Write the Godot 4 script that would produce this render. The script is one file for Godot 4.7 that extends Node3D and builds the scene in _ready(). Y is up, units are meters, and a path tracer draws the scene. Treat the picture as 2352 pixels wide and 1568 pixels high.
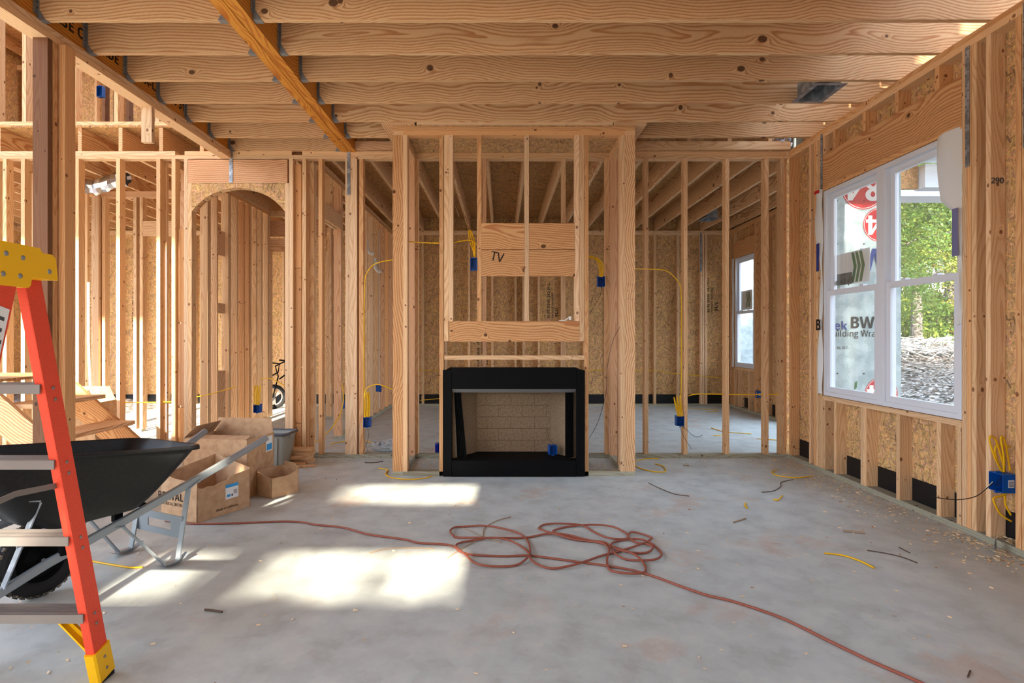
extends Node3D
# A framed house under construction: open stud walls, fireplace chase, ladder, wheelbarrow.

var rng := RandomNumberGenerator.new()
var M := {}
var wood := {}
var box_cache := {}
var taken := {}

# ---------- naming and tagging ----------
func numbered(called: String) -> String:
	if not taken.has(called):
		taken[called] = 0
		return called
	taken[called] += 1
	return "%s_%03d" % [called, taken[called]]

func tag(o, label := "", category := "", group := "", kind := ""):
	if label != "":
		o.set_meta("label", label)
	if category != "":
		o.set_meta("category", category)
	if group != "":
		o.set_meta("group", group)
	if kind != "":
		o.set_meta("kind", kind)
	return o

func thing(called: String, label: String, category: String, at := Vector3.ZERO, turn := 0.0, group := "", kind := "") -> Node3D:
	var o := Node3D.new()
	o.name = numbered(called)
	add_child(o)
	o.position = at
	o.rotation.y = turn
	return tag(o, label, category, group, kind)

func put(mesh: Mesh, called: String, mat: Material, parent: Node = self, at := Vector3.ZERO) -> MeshInstance3D:
	var o := MeshInstance3D.new()
	o.mesh = mesh
	o.material_override = mat
	o.position = at
	o.cast_shadow = GeometryInstance3D.SHADOW_CASTING_SETTING_ON
	if parent == self:
		o.name = numbered(called)
		add_child(o)
	else:
		o.name = called
		parent.add_child(o, true)
	return o

# ---------- mesh accumulator ----------
func mb() -> Dictionary:
	return {"v": PackedVector3Array(), "n": PackedVector3Array(), "t": PackedVector2Array(), "i": PackedInt32Array()}

func done(m: Dictionary) -> ArrayMesh:
	var a := []
	a.resize(Mesh.ARRAY_MAX)
	a[Mesh.ARRAY_VERTEX] = m.v
	a[Mesh.ARRAY_NORMAL] = m.n
	a[Mesh.ARRAY_TEX_UV] = m.t
	a[Mesh.ARRAY_INDEX] = m.i
	var r := ArrayMesh.new()
	r.add_surface_from_arrays(Mesh.PRIMITIVE_TRIANGLES, a)
	return r

func tri(m: Dictionary, a: Vector3, b: Vector3, c: Vector3, na: Vector3, nb: Vector3, nc: Vector3, ua := Vector2.ZERO, ub := Vector2.ZERO, uc := Vector2.ZERO):
	var k: int = m.v.size()
	m.v.append_array([a, b, c])
	m.n.append_array([na, nb, nc])
	m.t.append_array([ua, ub, uc])
	if (b - a).cross(c - a).dot(na + nb + nc) > 0.0:
		m.i.append_array([k, k + 2, k + 1])
	else:
		m.i.append_array([k, k + 1, k + 2])

func quad(m: Dictionary, a: Vector3, b: Vector3, c: Vector3, d: Vector3, ns = null, uvs = null):
	var n: Vector3 = (b - a).cross(c - a).normalized()
	if n.length_squared() < 0.5:
		n = (c - a).cross(d - a).normalized()
	var nn = ns if ns is Array else ([ns, ns, ns, ns] if ns is Vector3 else [n, n, n, n])
	var u = uvs if uvs is Array else [Vector2(0, 0), Vector2(1, 0), Vector2(1, 1), Vector2(0, 1)]
	var k: int = m.v.size()
	m.v.append_array([a, b, c, d])
	m.n.append_array([nn[0], nn[1], nn[2], nn[3]])
	m.t.append_array([u[0], u[1], u[2], u[3]])
	if n.dot(nn[0] + nn[1] + nn[2] + nn[3]) > 0.0:
		m.i.append_array([k, k + 2, k + 1, k, k + 3, k + 2])
	else:
		m.i.append_array([k, k + 1, k + 2, k, k + 2, k + 3])

# box between two corners, optionally turned by a transform
func bx(m: Dictionary, lo: Vector3, hi: Vector3, x := Transform3D.IDENTITY):
	var p := []
	for k in 8:
		p.append(x * Vector3(hi.x if k & 1 else lo.x, hi.y if k & 2 else lo.y, hi.z if k & 4 else lo.z))
	var c: Vector3 = x * ((lo + hi) * 0.5)
	for f in [[0, 1, 3, 2], [4, 5, 7, 6], [0, 1, 5, 4], [2, 3, 7, 6], [0, 2, 6, 4], [1, 3, 7, 5]]:
		var a: Vector3 = p[f[0]]
		var b: Vector3 = p[f[1]]
		var d: Vector3 = p[f[2]]
		var e: Vector3 = p[f[3]]
		var n: Vector3 = (b - a).cross(d - a).normalized()
		if n.dot((a + d) * 0.5 - c) < 0.0:
			n = -n
		var l1 := (b - a).length()
		var l2 := (e - a).length()
		quad(m, a, b, d, e, n, [Vector2(0, 0), Vector2(l1, 0), Vector2(l1, l2), Vector2(0, l2)])

# box with rounded long edges: a profile in the plane (u, w) swept from a to b
func bar(m: Dictionary, a: Vector3, b: Vector3, w: float, h: float, up := Vector3.UP, bevel := 0.0):
	var d := (b - a).normalized()
	var s := d.cross(up).normalized()
	var t := s.cross(d).normalized()
	var c := bevel
	var pr := [Vector2(-w / 2 + c, -h / 2), Vector2(w / 2 - c, -h / 2), Vector2(w / 2, -h / 2 + c), Vector2(w / 2, h / 2 - c), Vector2(w / 2 - c, h / 2), Vector2(-w / 2 + c, h / 2), Vector2(-w / 2, h / 2 - c), Vector2(-w / 2, -h / 2 + c)]
	if c <= 0.0:
		pr = [Vector2(-w / 2, -h / 2), Vector2(w / 2, -h / 2), Vector2(w / 2, h / 2), Vector2(-w / 2, h / 2)]
	prism(m, pr, a, b, s, t)

# a convex polygon (2D, axes s and t) swept from a to b, flat faces and caps
func prism(m: Dictionary, pr: Array, a: Vector3, b: Vector3, s: Vector3, t: Vector3, scale_b := 1.0):
	var n := pr.size()
	var mid := (a + b) * 0.5
	var mc := Vector2.ZERO
	for q in pr:
		mc += q / n
	var o: Vector3 = mid + s * mc.x + t * mc.y
	var L := (b - a).length()
	for k in n:
		var p: Vector2 = pr[k]
		var q: Vector2 = pr[(k + 1) % n]
		var v0: Vector3 = a + s * p.x + t * p.y
		var v1: Vector3 = a + s * q.x + t * q.y
		var v2: Vector3 = b + (s * q.x + t * q.y) * scale_b
		var v3: Vector3 = b + (s * p.x + t * p.y) * scale_b
		var fn := (v1 - v0).cross(v2 - v0).normalized()
		if fn.dot((v0 + v2) * 0.5 - o) < 0.0:
			fn = -fn
		var w := p.distance_to(q)
		quad(m, v0, v1, v2, v3, fn, [Vector2(0, 0), Vector2(w, 0), Vector2(w, L), Vector2(0, L)])
	var idx := Geometry2D.triangulate_polygon(PackedVector2Array(pr))
	var d := (b - a).normalized()
	for k in range(0, idx.size(), 3):
		for e in 2:
			var base := a if e == 0 else b
			var sc := 1.0 if e == 0 else scale_b
			var nn := -d if e == 0 else d
			var q0: Vector2 = pr[idx[k]]
			var q1: Vector2 = pr[idx[k + 1]]
			var q2: Vector2 = pr[idx[k + 2]]
			tri(m, base + (s * q0.x + t * q0.y) * sc, base + (s * q1.x + t * q1.y) * sc, base + (s * q2.x + t * q2.y) * sc, nn, nn, nn, q0, q1, q2)

func smooth_path(pts: Array, per := 6, closed := false) -> Array:
	var out := []
	var n := pts.size()
	var last := n if closed else n - 1
	for k in last:
		var p0: Vector3 = pts[(k - 1 + n) % n] if closed else pts[maxi(k - 1, 0)]
		var p1: Vector3 = pts[k]
		var p2: Vector3 = pts[(k + 1) % n]
		var p3: Vector3 = pts[(k + 2) % n] if closed else pts[mini(k + 2, n - 1)]
		for j in per:
			out.append(p1.cubic_interpolate(p2, p0, p3, float(j) / per))
	if not closed:
		out.append(pts[n - 1])
	return out

# round (or oval) tube along points
func tube(m: Dictionary, pts: Array, r: float, sides := 7, closed := false, ry := -1.0, caps := true):
	var n := pts.size()
	if ry < 0.0:
		ry = r
	var rings := []
	var nrm := []
	var side := Vector3.ZERO
	for k in n:
		var d: Vector3 = (pts[(k + 1) % n] - pts[(k - 1 + n) % n]) if closed else (pts[mini(k + 1, n - 1)] - pts[maxi(k - 1, 0)])
		d = d.normalized()
		if side == Vector3.ZERO:
			side = d.cross(Vector3.UP)
			if side.length() < 0.05:
				side = d.cross(Vector3.RIGHT)
		side = (side - d * side.dot(d)).normalized()
		var up := side.cross(d)
		var ring := []
		var rn := []
		for j in sides:
			var a := TAU * j / sides
			ring.append(pts[k] + side * cos(a) * r + up * sin(a) * ry)
			rn.append((side * cos(a) / r + up * sin(a) / ry).normalized())
		rings.append(ring)
		nrm.append(rn)
	for k in (n if closed else n - 1):
		var k2 := (k + 1) % n
		for j in sides:
			var j2 := (j + 1) % sides
			quad(m, rings[k][j], rings[k][j2], rings[k2][j2], rings[k2][j], [nrm[k][j], nrm[k][j2], nrm[k2][j2], nrm[k2][j]])
	if not closed and caps:
		for e in [0, n - 1]:
			var d: Vector3 = (pts[0] - pts[1]).normalized() if e == 0 else (pts[n - 1] - pts[n - 2]).normalized()
			for j in range(1, sides - 1):
				tri(m, rings[e][0], rings[e][j], rings[e][j + 1], d, d, d)

# profile: points (radius, along) turned about the axis from o in direction ax
func lathe(m: Dictionary, profile: Array, segs: int, o: Vector3, ax: Vector3):
	var s := ax.cross(Vector3.UP)
	if s.length() < 0.05:
		s = ax.cross(Vector3.RIGHT)
	s = s.normalized()
	var t := s.cross(ax).normalized()
	for k in profile.size() - 1:
		var p: Vector2 = profile[k]
		var q: Vector2 = profile[k + 1]
		var sl := Vector2(q.y - p.y, -(q.x - p.x)).normalized()
		for j in segs:
			var a := TAU * j / segs
			var b := TAU * (j + 1) / segs
			var ra := s * cos(a) + t * sin(a)
			var rb := s * cos(b) + t * sin(b)
			var na := (ra * sl.x + ax * sl.y)
			var nb := (rb * sl.x + ax * sl.y)
			quad(m, o + ra * p.x + ax * p.y, o + rb * p.x + ax * p.y, o + rb * q.x + ax * q.y, o + ra * q.x + ax * q.y, [na, nb, nb, na])

# ---------- lumber ----------
# a board whose grain runs along its longest side; alike boards share meshes
func board_mesh(size: Vector3, atlas: int, row: int, off: float) -> ArrayMesh:
	var key := "%.3f_%.3f_%.3f_%d_%d_%.2f" % [size.x, size.y, size.z, atlas, row, off]
	if box_cache.has(key):
		return box_cache[key]
	var A: Dictionary = wood.atlas[atlas]
	var ax := size.max_axis_index()
	var o1 := (ax + 1) % 3
	var o2 := (ax + 2) % 3
	var wide := maxf(size[o1], size[o2])
	var m := mb()
	for f in 6:
		var na := f >> 1
		var sg := 1.0 if f & 1 else -1.0
		var n := Vector3.ZERO
		n[na] = sg
		var ua: int
		var va: int
		if na == ax:
			ua = o1
			va = o2
		else:
			ua = ax
			va = o1 if na == o2 else o2
		var vs := []
		var uv := []
		for q in [[-1, -1], [1, -1], [1, 1], [-1, 1]]:
			var p := n * (size[na] * 0.5)
			p[ua] = size[ua] * 0.5 * q[0]
			p[va] = size[va] * 0.5 * q[1]
			vs.append(p)
			var u: float
			var v: float
			if na == ax:
				u = off + 0.004 * q[0]
				v = 0.5 + 0.4 * q[1]
			else:
				u = p[ax] / A.len + off
				v = 0.5 + 0.46 * q[1] * minf(1.0, size[va] / wide) * minf(1.0, wide / A.wide * 1.0 if atlas == 0 else 1.0)
			uv.append(Vector2(u, (row + v) / A.rows))
		quad(m, vs[0], vs[1], vs[2], vs[3], n, uv)
	box_cache[key] = done(m)
	return box_cache[key]

# tint: index of the wood tone; -1 picks one of the stud tones
func lum(parent: Node, called: String, lo: Vector3, hi: Vector3, tint := -1, atlas := 1, row := -1) -> MeshInstance3D:
	var size := (hi - lo).abs()
	var A: Dictionary = wood.atlas[atlas]
	var r: int = rng.randi_range(0, A.rows - 1) if row < 0 else row
	var off := rng.randi_range(0, 3) * 0.25
	if tint < 0:
		tint = [0, 0, 1, 1, 2, 3, 4, 0, 1][rng.randi_range(0, 8)]
	return put(board_mesh(size, atlas, r, off), called, wood.mats[atlas][tint], parent, (lo + hi) * 0.5)

# sloping or turned board from a to b; w across, h in the direction up
func lum_ab(parent: Node, called: String, a: Vector3, b: Vector3, w: float, h: float, up := Vector3.UP, tint := -1, atlas := 1) -> MeshInstance3D:
	var o := lum(parent, called, Vector3(-w / 2, -h / 2, -(b - a).length() / 2), Vector3(w / 2, h / 2, (b - a).length() / 2), tint, atlas)
	o.transform = Transform3D(Basis.looking_at(b - a, up), (a + b) * 0.5)
	return o

# ---------- textures ----------
func wood_atlas(w: int, h: int, rows: int, len_m: float, wide_m: float, sd: int, kn: int, contrast: float) -> ImageTexture:
	var r := RandomNumberGenerator.new()
	r.seed = sd
	var nz := FastNoiseLite.new()
	nz.seed = sd
	nz.frequency = 1.0
	nz.fractal_octaves = 2
	var hr := h / rows
	var data := PackedByteArray()
	data.resize(w * h * 3)
	var px := len_m / w
	var py := wide_m / hr
	var kdark := 1.7 if rows > 8 else 1.0
	for row in rows:
		var rho := PackedFloat32Array()
		rho.resize(w * hr)
		var knot := PackedFloat32Array()
		knot.resize(w * hr)
		var c0 := r.randf_range(-0.75, 0.75) * wide_m
		var d0 := r.randf_range(0.005, 0.09)
		var sp := r.randf_range(0.014, 0.024) * (0.6 if rows > 8 else 1.0)
		for x in w:
			var xm := x * px
			# the texture repeats along the board: blend its ends
			var e := clampf((x - w * 0.9) / (w * 0.1), 0.0, 1.0)
			var n1 := lerpf(nz.get_noise_2d(xm * 0.55, row * 17.3), nz.get_noise_2d((xm - len_m) * 0.55, row * 17.3), e)
			var n2 := lerpf(nz.get_noise_2d(xm * 1.1 + 50.0, row * 9.1), nz.get_noise_2d((xm - len_m) * 1.1 + 50.0, row * 9.1), e)
			var dep := d0 + n1 * 0.05
			var cc := c0 + n2 * wide_m * 0.22
			for y in hr:
				var v := (y + 0.5) * py - wide_m * 0.5 - cc
				rho[y * w + x] = sqrt(v * v + dep * dep * 1.6) + n2 * 0.006 + sp * 0.2 * nz.get_noise_2d(xm * (3.0 if e <= 0.0 else 0.0) + row * 31.0, y * py * 30.0) * (1.0 - e)
		for k in r.randi_range(kn, kn + 2):
			var kx := r.randi_range(int(w * 0.04), int(w * 0.86))
			var ky := r.randf_range(0.12, 0.88) * hr
			var R := r.randf_range(0.005, 0.016) * (0.6 if rows > 8 else 1.3)
			var ox := int(R * 9.0 / px)
			var oy := int(R * 4.5 / py)
			var el := r.randf_range(0.8, 1.5)
			for y in range(maxi(0, int(ky) - oy), mini(hr, int(ky) + oy)):
				for x in range(maxi(0, kx - ox), mini(w, kx + ox)):
					var dx := (x - kx) * px / el
					var dy := (y - ky) * py
					var d := sqrt(dx * dx + dy * dy)
					rho[y * w + x] += sp * 2.4 * exp(-(dx * dx * 0.16 + dy * dy * 0.55) / (R * R))
					if d < R * 1.25:
						knot[y * w + x] = maxf(knot[y * w + x], smoothstep(R * 1.25, R * 0.9, d) * (0.72 + 0.28 * sin(d * 1800.0)))
		var tone := r.randf_range(0.95, 1.05)
		for y in hr:
			var st := r.randf_range(-0.03, 0.03)
			for x in w:
				var p := y * w + x
				var t := fmod(rho[p] / sp, 1.0)
				var late := smoothstep(0.35, 0.86, t) * (1.0 - smoothstep(0.9, 1.0, t)) * contrast
				var g := tone + st + ((x * 7919 + y * 104729 + (x >> 3) * 1301) % 97) * 0.0006 - 0.03
				var kk := knot[p]
				var cr := lerpf(lerpf(230.0, 190.0, late), kdark * 62.0, kk) * g
				var cg := lerpf(lerpf(196.0, 134.0, late), kdark * 36.0, kk) * g
				var cb := lerpf(lerpf(157.0, 92.0, late), kdark * 22.0, kk) * g
				var q := ((row * hr + y) * w + x) * 3
				data[q] = clampi(int(cr), 0, 255)
				data[q + 1] = clampi(int(cg), 0, 255)
				data[q + 2] = clampi(int(cb), 0, 255)
	return ImageTexture.create_from_image(Image.create_from_data(w, h, false, Image.FORMAT_RGB8, data))

# strand board: thousands of overlapping wood strands
func strand_board(n: int, count: int, sd: int) -> ImageTexture:
	var r := RandomNumberGenerator.new()
	r.seed = sd
	var data := PackedByteArray()
	data.resize(n * n * 3)
	for k in n * n:
		data[k * 3] = 204
		data[k * 3 + 1] = 166
		data[k * 3 + 2] = 118
	for f in count:
		var cx := r.randf() * n
		var cy := r.randf() * n
		var a := r.randf_range(-0.5, 0.5) + (PI / 2 if r.randf() < 0.62 else 0.0) + r.randf_range(-0.35, 0.35)
		var L := r.randf_range(22, 62)
		var W := r.randf_range(3, 11)
		var tone := r.randf_range(0.78, 1.1)
		if r.randf() < 0.05:
			tone = r.randf_range(0.58, 0.75)
		var red := 219.0 * tone
		var gr := (178.0 + r.randf_range(-10, 10)) * tone
		var bl := (128.0 + r.randf_range(-16, 18)) * tone
		var ca := cos(a)
		var sa := sin(a)
		for i in int(L):
			for j in int(W):
				var u := i - L * 0.5
				var v := j - W * 0.5
				var x := posmod(int(cx + u * ca - v * sa), n)
				var y := posmod(int(cy + u * sa + v * ca), n)
				var e := 0.86 if j == 0 else 1.0
				var q := (y * n + x) * 3
				data[q] = int(minf(255.0, red * e))
				data[q + 1] = int(minf(255.0, gr * e))
				data[q + 2] = int(minf(255.0, bl * e))
	return ImageTexture.create_from_image(Image.create_from_data(n, n, false, Image.FORMAT_RGB8, data))

func noise_tex(size: int, freq: float, cols: Array, offs: Array, sd := 1, oct := 5, warp := 0.0) -> NoiseTexture2D:
	var n := FastNoiseLite.new()
	n.seed = sd
	n.noise_type = FastNoiseLite.TYPE_SIMPLEX_SMOOTH
	n.frequency = freq
	n.fractal_octaves = oct
	if warp > 0.0:
		n.domain_warp_enabled = true
		n.domain_warp_amplitude = warp
	var t := NoiseTexture2D.new()
	t.width = size
	t.height = size
	t.seamless = true
	t.noise = n
	var g := Gradient.new()
	g.colors = PackedColorArray(cols)
	g.offsets = PackedFloat32Array(offs)
	t.color_ramp = g
	return t

func mat(c: Color, rough := 0.8, metal := 0.0, tex: Texture2D = null) -> StandardMaterial3D:
	var s := StandardMaterial3D.new()
	s.albedo_color = c
	s.roughness = rough
	s.metallic = metal
	s.metallic_specular = 0.4
	s.albedo_texture = tex
	return s

func tri_mat(tex: Texture2D, scl: float, c := Color.WHITE, rough := 0.85, world := true) -> StandardMaterial3D:
	var s := mat(c, rough, 0.0, tex)
	s.uv1_triplanar = true
	s.uv1_world_triplanar = world
	s.uv1_scale = Vector3.ONE * scl
	return s

func text_part(parent: Node, txt: String, size: float, at: Vector3, b: Basis, mat_: Material, called := "lettering", serif := false, depth := 0.001, bold := true) -> MeshInstance3D:
	var t := TextMesh.new()
	t.text = txt
	var f := SystemFont.new()
	f.font_names = PackedStringArray(["Droid Serif" if serif else "Droid Sans"])
	f.font_weight = 700 if bold else 400
	t.font = f
	t.font_size = 64
	t.pixel_size = size / 47.0
	t.depth = depth
	t.curve_step = 4.0
	var o := put(t, called, mat_, parent)
	o.transform = Transform3D(b, at)
	return o

const FT := 0.038   # thickness of a two-by
const ST := 0.089   # width of a two-by-four
const TOP := 3.07   # top of the wall plates
const ZW := 5.923   # front of the back wall, distance from the camera
const XR := 2.868   # inner face of the right wall

func _ready():
	rng.seed = 20240
	_camera_and_light()
	_materials()
	_floor_and_ground()
	_ceiling()
	_wall_back()
	_chase()
	_wall_right()
	_window_main()
	_far_rooms()
	_upper_storey()
	_house_behind()
	_outdoors()
	_objects()

func _camera_and_light():
	var cam := Camera3D.new()
	cam.name = "camera"
	add_child(cam)
	cam.position = Vector3(0, 1.215, 0)
	cam.near = 0.05
	cam.far = 400.0
	cam.projection = Camera3D.PROJECTION_FRUSTUM
	cam.size = 0.05 * 1568.0 / 1360.0
	cam.frustum_offset = Vector2(23.0, -11.0) / 1360.0 * 0.05
	cam.current = true
	var env := Environment.new()
	env.tonemap_mode = Environment.TONE_MAPPER_LINEAR
	env.tonemap_exposure = 6.0
	env.sdfgi_enabled = true
	env.ssao_enabled = true
	env.ssil_enabled = true
	env.background_mode = Environment.BG_SKY
	env.ambient_light_source = Environment.AMBIENT_SOURCE_DISABLED
	var sky := Sky.new()
	var sm := ProceduralSkyMaterial.new()
	sm.sky_top_color = Color(0.7, 0.78, 0.88)
	sm.sky_horizon_color = Color(0.93, 0.94, 0.94)
	sm.ground_bottom_color = Color(0.4, 0.38, 0.34)
	sm.ground_horizon_color = Color(0.7, 0.7, 0.68)
	sm.sky_energy_multiplier = 1.25
	sky.sky_material = sm
	env.sky = sky
	var we := WorldEnvironment.new()
	we.name = "world_environment"
	we.environment = env
	add_child(we)
	# low sun from behind the camera
	var sun := DirectionalLight3D.new()
	sun.name = "sun"
	sun.light_color = Color(1.0, 0.95, 0.86)
	sun.light_energy = 1.75
	sun.light_angular_distance = 0.9
	sun.shadow_enabled = true
	add_child(sun)
	sun.look_at_from_position(Vector3(0, 0, 0), Vector3(0.0, -0.466, -1.0))

func _materials():
	var a0 := wood_atlas(2048, 1024, 8, 4.9, 0.286, 11, 4, 0.85)
	var a1 := wood_atlas(1024, 1024, 16, 3.1, 0.089, 23, 5, 0.42)
	wood = {"atlas": [{"rows": 8, "len": 4.9, "wide": 0.286}, {"rows": 16, "len": 3.1, "wide": 0.089}], "mats": []}
	# stud tones: 0 pale, 1 tan, 2 orange, 3 pinkish, 4 cream, 5 laminated beam, 6 treated green, 7 weathered brown, 8 joist
	var tones := [Color(1.0, 0.98, 0.95), Color(0.98, 0.95, 0.9), Color(0.96, 0.87, 0.76), Color(0.95, 0.88, 0.84), Color(1.0, 1.0, 1.0), Color(0.93, 0.74, 0.36), Color(0.72, 0.84, 0.92), Color(0.56, 0.46, 0.4), Color(0.98, 0.95, 0.9)]
	for a in [a0, a1]:
		var l := []
		for c in tones:
			l.append(mat(c, 0.72, 0.0, a))
		wood.mats.append(l)
	var osb := strand_board(1024, 9000, 5)
	M.osb = tri_mat(osb, 0.7, Color(1.0, 0.97, 0.93))
	M.deck = tri_mat(osb, 0.7, Color(0.93, 0.86, 0.78))
	var conc := noise_tex(2048, 0.012, [Color(0.72, 0.715, 0.71), Color(0.775, 0.775, 0.775), Color(0.8, 0.8, 0.8), Color(0.84, 0.83, 0.815)], [0.12, 0.42, 0.6, 0.9], 7, 8, 30.0)
	conc.noise.fractal_gain = 0.62
	M.concrete = tri_mat(conc, 0.16, Color(0.93, 0.96, 0.945), 0.5)
	M.concrete.metallic_specular = 0.4
	M.concrete.detail_enabled = true
	M.concrete.detail_blend_mode = BaseMaterial3D.BLEND_MODE_MIX
	M.concrete.detail_albedo = noise_tex(1024, 0.009, [Color(0.55, 0.54, 0.55, 0.3), Color(0.7, 0.68, 0.66, 0.0), Color(0.78, 0.62, 0.48, 0.0), Color(0.72, 0.52, 0.38, 0.42)], [0.1, 0.3, 0.66, 0.95], 9, 7, 60.0)
	M.concrete.detail_uv_layer = BaseMaterial3D.DETAIL_UV_1
	M.dirt = tri_mat(noise_tex(1024, 0.02, [Color(0.24, 0.2, 0.17), Color(0.42, 0.37, 0.33), Color(0.55, 0.52, 0.5), Color(0.7, 0.68, 0.66)], [0.2, 0.45, 0.6, 0.85], 12, 6, 20.0), 0.5, Color(1, 1, 1), 0.95)
	M.flash = mat(Color(0.06, 0.06, 0.07), 0.5)
	M.black_steel = mat(Color(0.05, 0.05, 0.055), 0.6, 0.0)
	M.black_steel.metallic_specular = 0.18
	M.mesh = mat(Color(0.04, 0.04, 0.045), 0.5, 0.3)
	M.brick = tri_mat(noise_tex(512, 0.03, [Color(0.5, 0.43, 0.35), Color(0.56, 0.48, 0.39), Color(0.6, 0.52, 0.44)], [0.2, 0.5, 0.85], 4, 5), 2.5, Color(1, 0.98, 0.96), 0.9)
	M.galv = mat(Color(0.72, 0.74, 0.76), 0.4, 0.5, noise_tex(256, 0.04, [Color(0.72, 0.73, 0.75), Color(0.95, 0.96, 0.98)], [0.3, 0.7], 15, 3))
	M.galv_dull = mat(Color(0.52, 0.52, 0.53), 0.5, 0.3)
	M.nail = mat(Color(0.55, 0.55, 0.56), 0.4, 0.8)
	M.vinyl = mat(Color(0.86, 0.87, 0.9), 0.4)
	M.glass = mat(Color(0.86, 0.95, 0.93, 0.06), 0.02)
	M.glass.transparency = BaseMaterial3D.TRANSPARENCY_ALPHA
	M.glass.metallic_specular = 0.5
	M.wrap = mat(Color(0.7, 0.77, 0.79), 0.5, 0.0, noise_tex(512, 0.012, [Color(0.86, 0.88, 0.88), Color(1, 1, 1)], [0.3, 0.7], 18, 4, 60.0))
	M.wrap_white = mat(Color(0.86, 0.86, 0.85), 0.55)
	M.wrap_white.backlight_enabled = true
	M.wrap_white.backlight = Color(0.25, 0.25, 0.25)
	M.red = mat(Color(0.75, 0.1, 0.12), 0.5)
	M.blue_ink = mat(Color(0.13, 0.2, 0.5), 0.5)
	M.faded_ink = mat(Color(0.45, 0.45, 0.6), 0.6)
	M.black_ink = mat(Color(0.06, 0.06, 0.07), 0.6)
	M.grey_ink = mat(Color(0.3, 0.3, 0.32), 0.6)
	M.green_ink = mat(Color(0.12, 0.42, 0.2), 0.5)
	M.stamp = mat(Color(0.16, 0.12, 0.1), 0.8)
	M.white_paper = mat(Color(0.9, 0.9, 0.9), 0.7)
	M.sky_label = mat(Color(0.2, 0.6, 0.85), 0.6)
	M.romex = mat(Color(0.93, 0.72, 0.06), 0.45)
	M.cord = mat(Color(0.58, 0.32, 0.25), 0.5)
	M.wire_black = mat(Color(0.05, 0.05, 0.05), 0.5)
	M.copper = mat(Color(0.42, 0.25, 0.17), 0.5, 0.4)
	M.blue_box = mat(Color(0.03, 0.32, 0.66), 0.4)
	M.pvc = mat(Color(0.9, 0.9, 0.88), 0.35)
	M.orange_fibre = tri_mat(noise_tex(256, 0.12, [Color(0.93, 0.93, 0.93), Color(1, 1, 1)], [0.35, 0.75], 31, 4), 5.0, Color(0.92, 0.3, 0.19), 0.55, false)
	M.yellow = mat(Color(0.95, 0.72, 0.03), 0.42)
	M.alu = mat(Color(0.5, 0.47, 0.45), 0.55, 0.45)
	M.tray = tri_mat(noise_tex(256, 0.08, [Color(0.7, 0.7, 0.7), Color(1, 1, 1)], [0.3, 0.8], 33, 5), 2.0, Color(0.1, 0.1, 0.105), 0.5, false)
	M.barrow_steel = mat(Color(0.55, 0.58, 0.6), 0.4, 0.35)
	M.tyre = mat(Color(0.09, 0.09, 0.095), 0.8)
	M.tread = tri_mat(noise_tex(256, 0.05, [Color(0.16, 0.15, 0.14), Color(0.5, 0.46, 0.4)], [0.3, 0.75], 35, 5), 3.0, Color(1, 1, 1), 0.95, false)
	M.card = tri_mat(noise_tex(512, 0.02, [Color(0.7, 0.56, 0.43), Color(0.76, 0.62, 0.48), Color(0.79, 0.66, 0.53)], [0.15, 0.5, 0.9], 37, 5), 1.3, Color(1, 0.99, 0.98), 0.85)
	M.mortar = mat(Color(0.42, 0.34, 0.27), 0.9)
	M.bin = mat(Color(0.62, 0.63, 0.6), 0.5)
	M.bin_lid = mat(Color(0.35, 0.36, 0.4), 0.4)
	M.foil = mat(Color(0.8, 0.82, 0.85), 0.22, 0.95)
	M.plastic_bag = mat(Color(0.85, 0.9, 0.93, 0.6), 0.25)
	M.plastic_bag.transparency = BaseMaterial3D.TRANSPARENCY_ALPHA
	M.can = mat(Color(0.05, 0.12, 0.55), 0.3, 0.5)
	M.twig = mat(Color(0.66, 0.56, 0.46), 0.9)
	M.stick_dark = mat(Color(0.36, 0.29, 0.25), 0.85)
	M.chip = mat(Color(0.9, 0.8, 0.64), 0.85)
	M.chip_brown = mat(Color(0.66, 0.46, 0.28), 0.85)
	M.bark = tri_mat(noise_tex(256, 0.06, [Color(0.22, 0.2, 0.18), Color(0.5, 0.48, 0.45)], [0.3, 0.75], 41, 5), 0.8, Color(1, 1, 1), 0.95)
	M.leaf = []
	for c in [Color(0.14, 0.22, 0.08), Color(0.24, 0.34, 0.11), Color(0.38, 0.43, 0.16), Color(0.46, 0.4, 0.16), Color(0.08, 0.14, 0.06)]:
		var lm := mat(c, 0.55)
		lm.backlight_enabled = true
		lm.backlight = Color(0.5, 0.55, 0.25)
		M.leaf.append(lm)
	M.litter = []
	for c in [Color(0.62, 0.58, 0.55), Color(0.45, 0.38, 0.33), Color(0.72, 0.7, 0.68), Color(0.34, 0.28, 0.24)]:
		M.litter.append(mat(c, 0.9))
	M.siding_white = mat(Color(0.86, 0.88, 0.9), 0.6)

func _floor_and_ground():
	var m := mb()
	bx(m, Vector3(-8.6, -0.3, -10.46), Vector3(2.965, 0, 3.4))
	bx(m, Vector3(2.965, -0.3, -10.46), Vector3(4.075, 0, -6.035))
	var f := put(done(m), "floor", M.concrete)
	tag(f, "grey troweled concrete slab floor with dust and scattered debris", "floor", "", "structure")

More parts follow.
